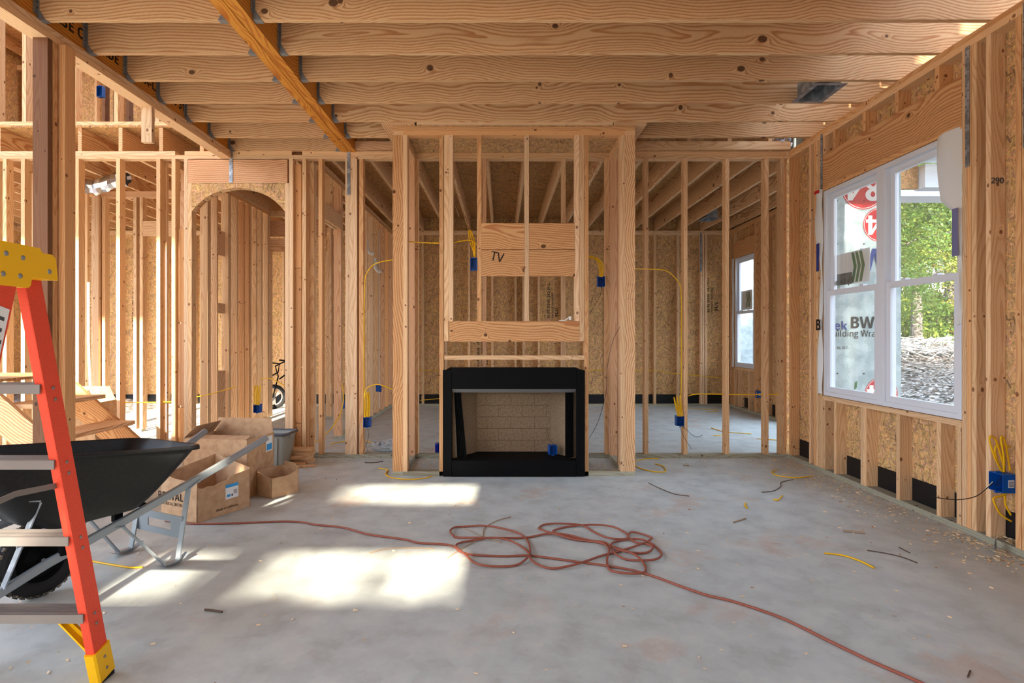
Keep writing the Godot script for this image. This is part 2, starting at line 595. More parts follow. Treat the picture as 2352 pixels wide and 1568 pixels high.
# ---------- ceiling of the main room ----------
func hanger(parent: Node, x: float, z: float, side: int):
	# joist hanger: flange on the beam, two side plates and a seat; side +1 carries a joist to the right
	var m := mb()
	var y0 := TOP - 0.004
	var x1 := x + side * 0.05
	var xa := minf(x, x1)
	var xb := maxf(x, x1)
	bx(m, Vector3(xa, y0, z - FT - 0.002), Vector3(xb, y0 + 0.003, z + 0.002))
	for zz in [z + 0.001, z - FT - 0.004]:
		# side plate tapers upwards
		var pr := [Vector2(0, 0), Vector2(side * 0.05, 0), Vector2(side * 0.014, 0.06), Vector2(side * 0.014, 0.22), Vector2(0, 0.22)]
		prism(m, pr, Vector3(x, y0, zz), Vector3(x, y0, zz + 0.003), Vector3.RIGHT, Vector3.UP)
	for zz in [z + 0.003, z - FT - 0.033]:
		bx(m, Vector3(minf(x, x + side * 0.003), y0 + 0.03, zz), Vector3(maxf(x, x + side * 0.003), y0 + 0.23, zz + 0.03))
	var h := put(done(m), "joist_hanger", M.galv_dull, parent)
	var nm := mb()
	for k in 7:
		var yy := y0 + 0.04 + k * 0.03
		lathe(nm, [Vector2(0.005, 0), Vector2(0.005, 0.004), Vector2(0, 0.005)], 6, Vector3(x + side * 0.003, yy, z + 0.018), Vector3(side, 0, 0))
	for k in 6:
		lathe(nm, [Vector2(0.005, 0), Vector2(0.005, 0.003), Vector2(0, 0.004)], 6, Vector3(x + side * (0.006 + 0.003 * (k % 2)), y0 + 0.04 + k * 0.03, z + 0.004), Vector3(0, 0, 1))
	put(done(nm), "nail", M.nail, h)

func _ceiling():
	var c := thing("ceiling", "open ceiling of pine joists hung between orange laminated beams", "ceiling", Vector3.ZERO, 0.0, "", "structure")
	var JH := 0.286
	# beam in the middle of the room: four plies
	for k in 4:
		lum(c, "laminated_beam_ply", Vector3(-1.61 + k * 0.0385, TOP - 0.008 - 0.003 * (k % 2), -5.95), Vector3(-1.573 + k * 0.0385, TOP + 0.3, 2.4), 5, 0)
	# beam on the left, over a double plate
	for k in 3:
		lum(c, "laminated_beam_ply", Vector3(-2.84 + k * 0.0405, TOP, -5.95), Vector3(-2.8 + k * 0.0405, TOP + 0.3, 2.4), 5, 0)
	lum(c, "beam_plate", Vector3(-2.81, TOP - FT, -5.92), Vector3(-2.705, TOP - 0.001, 2.3), 4)
	lum(c, "beam_plate", Vector3(-2.81, TOP - 2 * FT, -5.92), Vector3(-2.705, TOP - FT - 0.001, 2.3), 0)
	var lb := text_part(c, "BOISE CASCADE   VERSA-LAM 2.0 3100 SP", 0.07, Vector3(-2.7165, TOP + 0.1, -4.4), Basis(Vector3.UP, PI / 2), M.stamp, "beam_print")
	lb.set_meta("label", "dark mill print on the orange beam")
	for k in range(-10, 7):
		var z := -(3.463 + 0.4064 * k)
		lum(c, "joist", Vector3(-2.718, TOP, z - FT), Vector3(-1.611, TOP + JH, z), 8, 0)
		if k >= -2:
			hanger(c, -2.718, z, 1)
			hanger(c, -1.611, z, -1)
		if k == 6:
			continue
		if k == 5:
			lum(c, "joist", Vector3(-1.456, TOP, z - FT), Vector3(-1.0, TOP + JH, z), 8, 0)
			lum(c, "joist", Vector3(1.2, TOP, z - FT), Vector3(3.5, TOP + JH, z), 8, 0)
		else:
			lum(c, "joist", Vector3(-1.456, TOP, z - FT), Vector3(3.5, TOP + JH, z), 8, 0, (k + 40) % 8)
		if k >= -2:
			hanger(c, -1.456, z, 1)
	# nailer in front of the back wall and blocks round the top of the chase
	lum(c, "nailer", Vector3(-1.456, TOP, -5.905), Vector3(-0.96, TOP + 0.08, -5.867), 3)
	lum(c, "nailer", Vector3(1.17, TOP, -5.905), Vector3(2.86, TOP + 0.08, -5.867), 1)
	lum(c, "blocking", Vector3(-0.74, TOP - 0.016, -5.16), Vector3(0.96, TOP + 0.022, -5.128), 4)
	for s in [[-1.045, -0.76], [0.97, 1.255]]:
		lum(c, "blocking", Vector3(s[0], TOP - 0.016, -5.85), Vector3(s[1], TOP + 0.022, -5.13), 0, 0)
	# subfloor sheets above the joists, stopping short of the right eave
	for k in 6:
		var o := put(BoxMesh.new(), "subfloor_sheet", M.deck, c, Vector3(-0.12, TOP + JH + 0.011, 0.3 - 1.22 * k))
		o.mesh.size = Vector3(5.2, 0.02, 1.219)
	# shiny duct wrap seen over the right end of the back wall
	var m := mb()
	var n := FastNoiseLite.new()
	n.frequency = 3.0
	for i in 10:
		for j in 4:
			var q := []
			for e in [[0, 0], [1, 0], [1, 1], [0, 1]]:
				var xx: float = 2.68 + (i + e[0]) * 0.026
				var yy: float = TOP + 0.07 + (j + e[1]) * 0.03
				q.append(Vector3(xx, yy, -5.99 + n.get_noise_2d(xx * 6.0, yy * 6.0) * 0.05))
			quad(m, q[0], q[1], q[2], q[3])
	put(done(m), "duct_wrap", M.foil, c)

# ---------- walls ----------
func stud_run(w: Node, xs: Array, z: float, y0: float, y1: float, tint := -1, depth := ST):
	for x in xs:
		lum(w, "stud", Vector3(x, y0, -z - depth), Vector3(x + FT, y1, -z), tint)

func strap(parent: Node, at: Vector3, h: float, normal: Vector3, wide := 0.032):
	# perforated steel strap: plate with raised nail heads
	var m := mb()
	var s := normal.cross(Vector3.UP)
	bar(m, at, at + Vector3(0, h, 0), 0.003, wide, s)
	var o := put(done(m), "steel_strap", M.galv, parent)
	var k := mb()
	var y := 0.02
	var j := 0
	while y < h:
		lathe(k, [Vector2(0.006, 0), Vector2(0.005, 0.004), Vector2(0, 0.005)], 6, at + Vector3(0, y, 0) + normal * 0.0015 + s * (0.008 if j % 2 else -0.008), normal)
		y += 0.032
		j += 1
	put(done(k), "nail", M.nail, o)

func arch_y(u: float, hw: float) -> float:
	# circular arc over the doorway
	var R := (hw * hw + 0.235 * 0.235) / (2.0 * 0.235)
	return 2.468 + sqrt(R * R - u * u) - (R - 0.235)

func _wall_back():
	var w := thing("wall_back", "open stud wall between the room and the rooms behind, with arched doorway", "wall", Vector3.ZERO, 0.0, "", "structure")
	var y1 := TOP - 2 * FT
	var z := ZW
	# plates
	lum(w, "bottom_plate", Vector3(-1.8771, 0, -z - ST), Vector3(2.868, FT, -z), 6)
	lum(w, "bottom_plate", Vector3(-4.9, 0, -z - ST), Vector3(-3.1836, FT, -z), 6)
	lum(w, "bottom_plate", Vector3(-2.1776, 0, -z - ST), Vector3(-1.9206, FT, -z), 6)
	lum(w, "top_plate", Vector3(-8.2, y1, -z - ST), Vector3(-1.2761, y1 + FT, -z), 0)
	lum(w, "top_plate", Vector3(-1.2761 + 0.002, y1, -z - ST), Vector3(2.868, y1 + FT, -z), 1)
	lum(w, "top_plate", Vector3(-8.2, y1 + FT, -z - ST), Vector3(-3.2707, TOP, -z), 4)
	lum(w, "top_plate", Vector3(-3.1749, y1 + FT, -z - ST), Vector3(-2.1035, TOP, -z), 1)
	lum(w, "top_plate", Vector3(-1.9990, y1 + FT, -z - ST), Vector3(2.866, TOP, -z), 1)
	# studs, left to right; each value is the left side of its front edge
	stud_run(w, [-5.5006, -4.9954, -4.8124, -4.2724, -3.8600, -3.4580, -3.3056], z, FT, y1)
	stud_run(w, [-3.1814, -2.1297], z, FT, y1, 4)
	lum(w, "jack_stud", Vector3(-3.1422, 0.02, -z - ST), Vector3(-3.1422 + FT, 2.751, -z), 1)
	lum(w, "jack_stud", Vector3(-2.1710, 0.02, -z - ST), Vector3(-2.1710 + FT, 2.751, -z), 4)
	for b in [[0.06, 0.34, 2], [0.345, 0.9, 2], [0.91, 1.9, 7], [1.91, 2.95, 2]]:
		lum(w, "filler_block", Vector3(-2.0861, b[0], -z - ST), Vector3(-2.0861 + 0.06, b[1], -z - 0.05), 2)
	for b in [[0.04, 0.5, 2], [0.52, 1.35, 3], [1.36, 2.3, 2]]:
		lum(w, "filler_block", Vector3(-3.2620, b[0], -z - ST), Vector3(-3.2620 + 0.07, b[1], -z - 0.045), b[2])
	stud_run(w, [-1.9990, -1.8357], z, FT, y1)
	stud_run(w, [-1.5679, -1.5287, -1.4895], z, FT, y1, 4)
	stud_run(w, [-1.4263, -0.8776, -0.1960, 0.5988, 1.0365], z, FT, y1)
	stud_run(w, [1.4263, 1.8187, 2.2355, 2.6292, 2.7886], z, FT, y1, 1)
	lum(w, "corner_stud", Vector3(2.829, FT, -z - ST), Vector3(2.866, y1, -z - 0.04), 2)
	# header and the arch under it
	lum(w, "header", Vector3(-3.1401, 2.752, -z - FT), Vector3(-2.1471, 2.985, -z), 3, 0)
	lum(w, "header", Vector3(-3.1401, 2.752, -z - ST), Vector3(-2.1471, 2.985, -z - 0.05), 3, 0)
	for zz in [0.0, 0.075]:
		var m := mb()
		var xa: float = -3.1030
		var xb: float = -2.1710
		var cx := (xa + xb) * 0.5
		var hw := (xb - xa) * 0.5
		var up := []
		for i in 33:
			var t := PI * (1.0 - i / 32.0)
			up.append(Vector2(cx + hw * cos(t), arch_y(hw * cos(t), hw)))
		for i in 32:
			var p: Vector2 = up[i]
			var q: Vector2 = up[i + 1]
			for dz in [-z - zz, -z - zz - 0.012]:
				quad(m, Vector3(p.x, p.y, dz), Vector3(q.x, q.y, dz), Vector3(q.x, 2.75, dz), Vector3(p.x, 2.75, dz), Vector3(0, 0, 1 if dz == -z - zz else -1))
			quad(m, Vector3(p.x, p.y, -z - zz), Vector3(q.x, q.y, -z - zz), Vector3(q.x, q.y, -z - zz - 0.012), Vector3(p.x, p.y, -z - zz - 0.012), Vector3(cx - p.x, -0.6, 0).normalized())
		var ap := put(done(m), "arch_panel", M.osb, w)
		ap.set_meta("label", "strand board panel cut to an arch")
	for i in 14:
		var t0 := PI * (1.0 - (i + 0.06) / 14.0)
		var t1 := PI * (1.0 - (i + 0.94) / 14.0)
		var cx2: float = (-3.1030 + -2.1710) * 0.5
		var hw2: float = (-2.1710 - -3.1030) * 0.5
		var a := Vector3(cx2 + hw2 * cos(t0) * 0.995, arch_y(hw2 * cos(t0), hw2) + 0.012, -z - 0.044)
		var b := Vector3(cx2 + hw2 * cos(t1) * 0.995, arch_y(hw2 * cos(t1), hw2) + 0.012, -z - 0.044)
		lum_ab(w, "arch_block", a, b, 0.06, 0.02)
	strap(w, Vector3(-2.7089, 2.755, -z + 0.004), 0.31, Vector3(0, 0, 1), 0.034)
	strap(w, Vector3(-1.5330, 2.63, -z + 0.004), 0.45, Vector3(0, 0, 1), 0.034)

# ---------- fireplace chase ----------
func _chase():
	var w := thing("wall_chase", "framed fireplace chase standing out from the back wall with television blocking", "wall", Vector3.ZERO, 0.0, "", "structure")
	var zf := 5.17
	var y1 := 3.05 - 2 * FT
	var xl := -0.955
	var xr := 1.163
	# plates of the front and of the two returns
	lum(w, "top_plate", Vector3(xl, y1 + FT, -zf - ST), Vector3(xr, 3.05, -zf), 2)
	lum(w, "top_plate", Vector3(xl + ST, y1, -zf - ST), Vector3(xr - ST, y1 + FT, -zf), 2)
	lum(w, "bottom_plate", Vector3(xl + ST, 0, -zf - ST), Vector3(-0.515, FT, -zf), 6)
	lum(w, "bottom_plate", Vector3(0.72, 0, -zf - ST), Vector3(xr - ST, FT, -zf), 6)
	for x in [xl, xr - ST]:
		lum(w, "top_plate", Vector3(x, y1, -ZW + 0.001), Vector3(x + ST, y1 + FT, -zf), 1)
		lum(w, "top_plate", Vector3(x, y1 + FT, -ZW + 0.001), Vector3(x + ST, 3.05, -zf - ST), 1)
		lum(w, "bottom_plate", Vector3(x, 0, -ZW + 0.001), Vector3(x + ST, FT, -zf), 6)
		lum(w, "stud", Vector3(x, FT, -zf - FT), Vector3(x + ST, y1, -zf), 1 if x > 0 else 2, 0)
		for zz in [5.26, 5.48, 5.87]:
			lum(w, "stud", Vector3(x, FT, -zz - FT), Vector3(x + ST, y1, -zz), 3)
	stud_run(w, [xl + ST + 0.001, xr - ST - FT - 0.001], zf, FT, y1, 0)
	stud_run(w, [-0.5474, 0.7177], zf, 0.0, y1, 2)
	stud_run(w, [-0.5048, 0.6774], zf, 1.175, y1, 0)
	stud_run(w, [-0.4661, 0.6375], zf, 1.352, y1, 4)
	stud_run(w, [-0.2178], zf, 1.352, y1, 2)
	stud_run(w, [0.1969], zf, 1.352, y1, 4)
	# blocking boards for a television
	var tv1 := -0.1787
	for b in [[2.206, 1.978], [1.972, 1.743]]:
		lum(w, "television_blocking", Vector3(tv1, b[1], -zf - FT), Vector3(0.1958, b[0], -zf + 0.001), 2, 0)
		lum(w, "television_blocking", Vector3(0.2365, b[1], -zf - FT), Vector3(0.6364, b[0], -zf + 0.001), 2, 0)
	text_part(w, "TV", 0.08, Vector3(-0.042, 1.910, -5.165), Basis(Vector3.BACK, -0.2), M.black_ink, "pencil_mark", false, 0.0006, false)
	for q in [[1442, 652], [1452, 653], [1442, 667], [1452, 669], [1443, 685], [1451, 687]]:
		text_part(w, "o", 0.016, Vector3((q[0] - 1153.0) * 5.17 / 1360.0, 1.215 - (q[1] - 773.0) * 5.17 / 1360.0, -zf + 0.001), Basis.IDENTITY, M.grey_ink, "pencil_mark", false, 0.0006, false)
	lum(w, "mantel_board", Vector3(-0.4619, 1.172, -zf - FT), Vector3(0.6767, 1.352, -zf + 0.001), 2, 0)
	lum(w, "flat_block", Vector3(-0.5037, 1.0135, -zf - ST), Vector3(0.7166, 1.051, -zf), 0)
	# strand board cap over the chase
	var cap := put(BoxMesh.new(), "cap_sheet", M.osb, w, Vector3(0.104, 3.056, -5.545))
	cap.mesh.size = Vector3(2.1, 0.012, 0.74)

# ---------- right wall ----------
func rz(px: float) -> float:
	return XR * 1360.0 / (px - 1153.0)

func _wall_right():
	var w := thing("wall_right", "exterior stud wall with strand board sheathing round the large window", "wall", Vector3.ZERO, 0.0, "", "structure")
	var y1 := TOP - 2 * FT
	var xo := XR + ST
	lum(w, "bottom_plate", Vector3(XR, 0, -5.92), Vector3(xo, FT, -3.2), 6)
	lum(w, "bottom_plate", Vector3(XR, 0, -3.2), Vector3(xo, FT, 2.3), 6)
	lum(w, "top_plate", Vector3(XR, y1, -5.92), Vector3(xo, y1 + FT, -4.3), 1)
	lum(w, "top_plate", Vector3(XR, y1, -4.3), Vector3(xo, y1 + FT, 2.3), 1)
	lum(w, "top_plate", Vector3(XR, y1 + FT, -5.92), Vector3(xo, TOP, -4.55), 2)
	lum(w, "top_plate", Vector3(XR, y1 + FT, -4.55), Vector3(xo, TOP, 2.3), 2)
	# full studs: distance of the far side
	var zs := [5.918, 5.535, 5.45, 5.411, 5.372, 5.333, 3.694, 3.655, 3.616, 3.511, 3.309, 3.268, 2.95, 2.54, 2.13, 1.72, 1.31, 0.9, 0.49, 0.08, -0.33, -0.74, -1.15, -1.56, -1.97]
	for zz in zs:
		var jx := rng.randf_range(0.0, 0.003)
		lum(w, "stud", Vector3(XR + jx, FT, -zz), Vector3(xo + jx - 0.003, y1, -zz + FT - 0.002), [1, 2, 2, 0, 1][rng.randi_range(0, 4)])
	# short studs over and under the window
	for zz in [5.116, 4.697, 4.307, 3.907]:
		lum(w, "cripple_stud", Vector3(XR, FT, -zz), Vector3(xo, 0.652, -zz + FT), 1)
		lum(w, "cripple_stud", Vector3(XR, 2.842, -zz - 0.014), Vector3(xo, y1, -zz + FT - 0.014), 2)
	lum(w, "cripple_stud", Vector3(XR, FT, -4.735), Vector3(xo, 0.652, -4.698), 0)
	lum(w, "cripple_stud", Vector3(XR, FT, -5.29), Vector3(xo, 0.652, -5.252), 1)
	lum(w, "cripple_stud", Vector3(XR, FT, -3.735), Vector3(xo, 0.652, -3.697), 1)
	lum(w, "cripple_stud", Vector3(XR, 2.842, -5.29), Vector3(xo, y1, -5.252), 1)
	lum(w, "header", Vector3(XR, 2.553, -5.294), Vector3(XR + FT, 2.84, -3.694), 2, 0)
	lum(w, "header", Vector3(xo - FT, 2.553, -5.294), Vector3(xo, 2.84, -3.694), 2, 0)
	lum(w, "header_plate", Vector3(XR, 2.515, -5.294), Vector3(xo, 2.552, -3.694), 2)
	lum(w, "window_sill_plate", Vector3(XR, 0.652, -5.294), Vector3(xo, 0.69, -3.694), 0)
	# sheathing, with the window cut out, and black flashing at its foot
	var pieces := [[-5.93, -5.294, 0.19, TOP], [-5.294, -3.694, 0.19, 0.66], [-5.294, -3.694, 2.53, TOP], [-3.694, -2.6, 0.19, 1.9], [-3.694, -2.6, 1.904, TOP], [-2.6, -1.38, 0.19, TOP], [-1.38, -0.16, 0.19, TOP], [-0.16, 1.06, 0.19, TOP], [1.06, 2.3, 0.19, TOP]]
	for p in pieces:
		var o := put(BoxMesh.new(), "sheathing_panel", M.osb, w, Vector3(xo + 0.0065, (p[2] + p[3]) / 2, (p[0] + p[1]) / 2))
		o.mesh.size = Vector3(0.011, p[3] - p[2], p[1] - p[0])
	var fl := put(BoxMesh.new(), "base_flashing", M.flash, w, Vector3(xo + 0.0065, 0.1, -1.81))
	fl.mesh.size = Vector3(0.012, 0.2, 8.22)
	fl.set_meta("label", "black flashing strip along the wall foot")
	strap(w, Vector3(XR - 0.003, 2.36, -5.31), 0.67, Vector3(-1, 0, 0))
	strap(w, Vector3(XR - 0.003, 2.26, -3.645), 0.74, Vector3(-1, 0, 0))
	strap(w, Vector3(XR - 0.003, 2.25, -3.24), 0.8, Vector3(-1, 0, 0))
	text_part(w, "290", 0.035, Vector3(2.906, 2.13, -3.472), Basis.IDENTITY, M.grey_ink, "mill_stamp", false, 0.0006)

# ---------- windows ----------
func sash_window(w: Node, x0: float, za: float, zb: float, y0: float, y1: float, name_glass := "glass_pane"):
	# one double-hung unit in a wall that faces -x; za nearer, zb farther (as positive distances)
	var fr := 0.034
	var rl := 0.045
	var X1 := x0 + 0.085
	for q in [[za, za + fr, y0, y1, "jamb"], [zb - fr, zb, y0, y1, "jamb"], [za + fr, zb - fr, y0, y0 + fr, "frame_sill"], [za + fr, zb - fr, y1 - fr, y1, "frame_head"]]:
		var m := mb()
		bx(m, Vector3(x0, q[2], -q[1]), Vector3(X1, q[3], -q[0]))
		put(done(m), q[4], M.vinyl, w)
	var mid := (y0 + y1) / 2
	# lower sash runs in the inner track, upper in the outer
	for s in [[x0 + 0.012, y0 + fr, mid + 0.02], [x0 + 0.046, mid - 0.02, y1 - fr]]:
		var sa := Node3D.new()
		sa.name = "sash"
		w.add_child(sa, true)
		var m2 := mb()
		var z0 := -(zb - fr)
		var z1 := -(za + fr)
		var xa: float = s[0]
		var xb: float = s[0] + 0.03
		bx(m2, Vector3(xa, s[1], z0), Vector3(xb, s[2], z0 + rl))
		bx(m2, Vector3(xa, s[1], z1 - rl), Vector3(xb, s[2], z1))
		bx(m2, Vector3(xa, s[1], z0 + rl), Vector3(xb, s[1] + rl, z1 - rl))
		bx(m2, Vector3(xa, s[2] - rl, z0 + rl), Vector3(xb, s[2], z1 - rl))
		put(done(m2), "sash_rail", M.vinyl, sa)
		var g := mb()
		bx(g, Vector3(xa + 0.012, s[1] + rl, z0 + rl), Vector3(xa + 0.016, s[2] - rl, z1 - rl))
		put(done(g), name_glass, M.glass, sa)
	for t in [0.3, 0.7]:
		var m3 := mb()
		bx(m3, Vector3(x0 + 0.004, mid + 0.02, -lerpf(za, zb, t) - 0.022), Vector3(x0 + 0.04, mid + 0.034, -lerpf(za, zb, t) + 0.022))
		put(done(m3), "sash_lock", M.vinyl, w)

func sheet(parent: Node, called: String, grid: Array, mt: Material) -> MeshInstance3D:
	# a wavy cloth-like sheet from rows of points
	var m := mb()
	var nr := grid.size()
	var nc: int = grid[0].size()
	var nn := []
	for i in nr:
		var row := []
		for j in nc:
			var du: Vector3 = grid[i][mini(j + 1, nc - 1)] - grid[i][maxi(j - 1, 0)]
			var dv: Vector3 = grid[mini(i + 1, nr - 1)][j] - grid[maxi(i - 1, 0)][j]
			row.append(du.cross(dv).normalized())
		nn.append(row)
	for i in nr - 1:
		for j in nc - 1:
			quad(m, grid[i][j], grid[i][j + 1], grid[i + 1][j + 1], grid[i + 1][j], [nn[i][j], nn[i][j + 1], nn[i + 1][j + 1], nn[i + 1][j]])
	return put(done(m), called, mt, parent)

func _window_main():
	var w := thing("window_1", "large white twin double-hung window in the right wall, stickers on the glass", "window", Vector3.ZERO, 0.0, "", "structure")
	var x0 := 2.873
	sash_window(w, x0, 3.7, 4.478, 0.695, 2.51)
	sash_window(w, x0, 4.508, 5.288, 0.695, 2.51)
	var m := mb()
	bx(m, Vector3(x0 - 0.002, 0.695, -4.508), Vector3(x0 + 0.085, 2.51, -4.478))
	put(done(m), "mullion", M.vinyl, w)
	# maker's sticker on the upper pane of the far unit, read from outside
	var st := Node3D.new()
	st.name = "sticker"
	w.add_child(st, true)
	var xs := x0 + 0.066
	var q := mb()
	bx(q, Vector3(xs, 1.66, -5.2), Vector3(xs + 0.001, 1.93, -4.73))
	put(done(q), "sticker_sheet", M.white_paper, st)
	var q2 := mb()
	bx(q2, Vector3(xs - 0.001, 1.66, -5.19), Vector3(xs, 1.76, -4.97))
	put(done(q2), "sticker_patch", M.grey_ink, st)
	for k in 3:
		var q3 := mb()
		var zz := -4.98 + k * 0.055
		prism(q3, [Vector2(0, 0), Vector2(0.035, 0), Vector2(0.075, 0.13), Vector2(0.035, 0.25), Vector2(0, 0.25), Vector2(0.035, 0.13)], Vector3(xs - 0.0015, 1.67, zz), Vector3(xs - 0.0005, 1.67, zz), Vector3(0, 0, 1), Vector3.UP)
		put(done(q3), "sticker_stripe", M.green_ink, st)
	text_part(st, "Ply Gem", 0.05, Vector3(xs - 0.0015, 1.69, -5.08), Basis(Vector3.UP, PI / 2), M.black_ink, "lettering")
	# loose edges of the house wrap at both sides
	var g := []
	for i in 25:
		var t := i / 24.0
		var yy := lerpf(2.53, 0.7, t)
		var wd := 0.09 + 0.035 * sin(t * 9.0 + 0.5) - 0.05 * smoothstep(0.25, 0.35, t) + 0.05 * smoothstep(0.85, 1.0, t)
		var row := []
		for j in 6:
			var s := j / 5.0
			row.append(Vector3(XR - 0.006 - 0.02 * sin(s * PI) - 0.006 * sin(t * 21.0 + s * 4.0), yy + 0.01 * sin(s * 5.0), -5.285 - wd * s))
		g.append(row)
	var fl := sheet(w, "wrap_flap", g, M.wrap_white)
	fl.set_meta("label", "torn white house wrap edge beside the window")
	for b in [[2.5, 2.53, M.red, 0.08], [1.8, 2.05, M.blue_ink, 0.045]]:
		var pg := []
		for i in 5:
			var row := []
			for j in 3:
				row.append(Vector3(XR - 0.036, lerpf(b[1], b[0], i / 4.0), -5.29 - b[3] * j / 2.0))
			pg.append(row)
		sheet(fl, "wrap_print", pg, b[2])
	text_part(fl, "B", 0.1, Vector3(XR - 0.034, 1.32, -5.31), Basis(Vector3.UP, -PI / 2), M.black_ink, "lettering")
	var g2 := []
	for i in 25:
		var t := i / 24.0
		var yy := lerpf(2.53, 1.3, t)
		var wd := 0.2 + 0.02 * sin(t * 14.0) - 0.16 * smoothstep(0.32, 0.46, t) - 0.02 * t
		var row := []
		for j in 8:
			var s := j / 7.0
			row.append(Vector3(XR + 0.004 - 0.03 * sin(s * PI * 0.9) * (1.0 - 0.6 * t) + 0.006 * sin(t * 17.0 + s * 6.0), yy - 0.02 * s * s, -3.69 - wd * s))
		g2.append(row)
	var f2 := sheet(w, "wrap_flap", g2, M.wrap_white)
	f2.set_meta("label", "wide white house wrap flap hanging at the window's near top")
	var pg2 := []
	for i in 5:
		var row := []
		for j in 3:
			row.append(Vector3(XR - 0.026, lerpf(2.02, 1.72, i / 4.0), -3.69 - 0.05 * j / 2.0))
		pg2.append(row)
	sheet(f2, "wrap_print", pg2, M.faded_ink)

# ---------- the rooms behind ----------
func partition_z(w: Node, x0: float, za: float, zb: float, studs: Array, skip_plate := []):
	# a partition that runs away from the camera, from distance za to zb
	lum(w, "top_plate", Vector3(x0, TOP - FT, -zb), Vector3(x0 + ST, TOP, -za), 1)
	lum(w, "top_plate", Vector3(x0, TOP - 2 * FT, -zb), Vector3(x0 + ST, TOP - FT - 0.001, -za), 2)
	var z0 := za
	for g in skip_plate + [[zb, zb]]:
		if g[0] > z0:
			lum(w, "bottom_plate", Vector3(x0, 0, -g[0]), Vector3(x0 + ST, FT, -z0), 6)
		z0 = g[1]
	for zz in studs:
		lum(w, "stud", Vector3(x0, FT, -zz - FT), Vector3(x0 + ST, TOP - 2 * FT, -zz))

func exterior_z(w: Node, x0: float, za: float, zb: float, side: float, holes: Array):
	# sheathing of a wall in the plane x = x0 between distances za and zb; holes: [za, zb, y0, y1]
	var cuts := [za, zb]
	for h in holes:
		cuts.append(h[0])
		cuts.append(h[1])
	cuts.sort()
	for k in cuts.size() - 1:
		var a: float = cuts[k]
		var b: float = cuts[k + 1]
		if b - a < 0.01:
			continue
		var spans := [[0.19, TOP + 0.3]]
		for h in holes:
			if h[0] <= a + 0.001 and h[1] >= b - 0.001:
				spans = [[0.19, h[2]], [h[3], TOP + 0.3]]
		for s in spans:
			if s[1] - s[0] < 0.02:
				continue
			var o := put(BoxMesh.new(), "sheathing_panel", M.osb, w, Vector3(x0 + side * 0.006, (s[0] + s[1]) / 2, -(a + b) / 2))
			o.mesh.size = Vector3(0.011, s[1] - s[0], b - a)
	var fl := put(BoxMesh.new(), "base_flashing", M.flash, w, Vector3(x0 + side * 0.006, 0.1, -(za + zb) / 2))
	fl.mesh.size = Vector3(0.013, 0.2, zb - za)

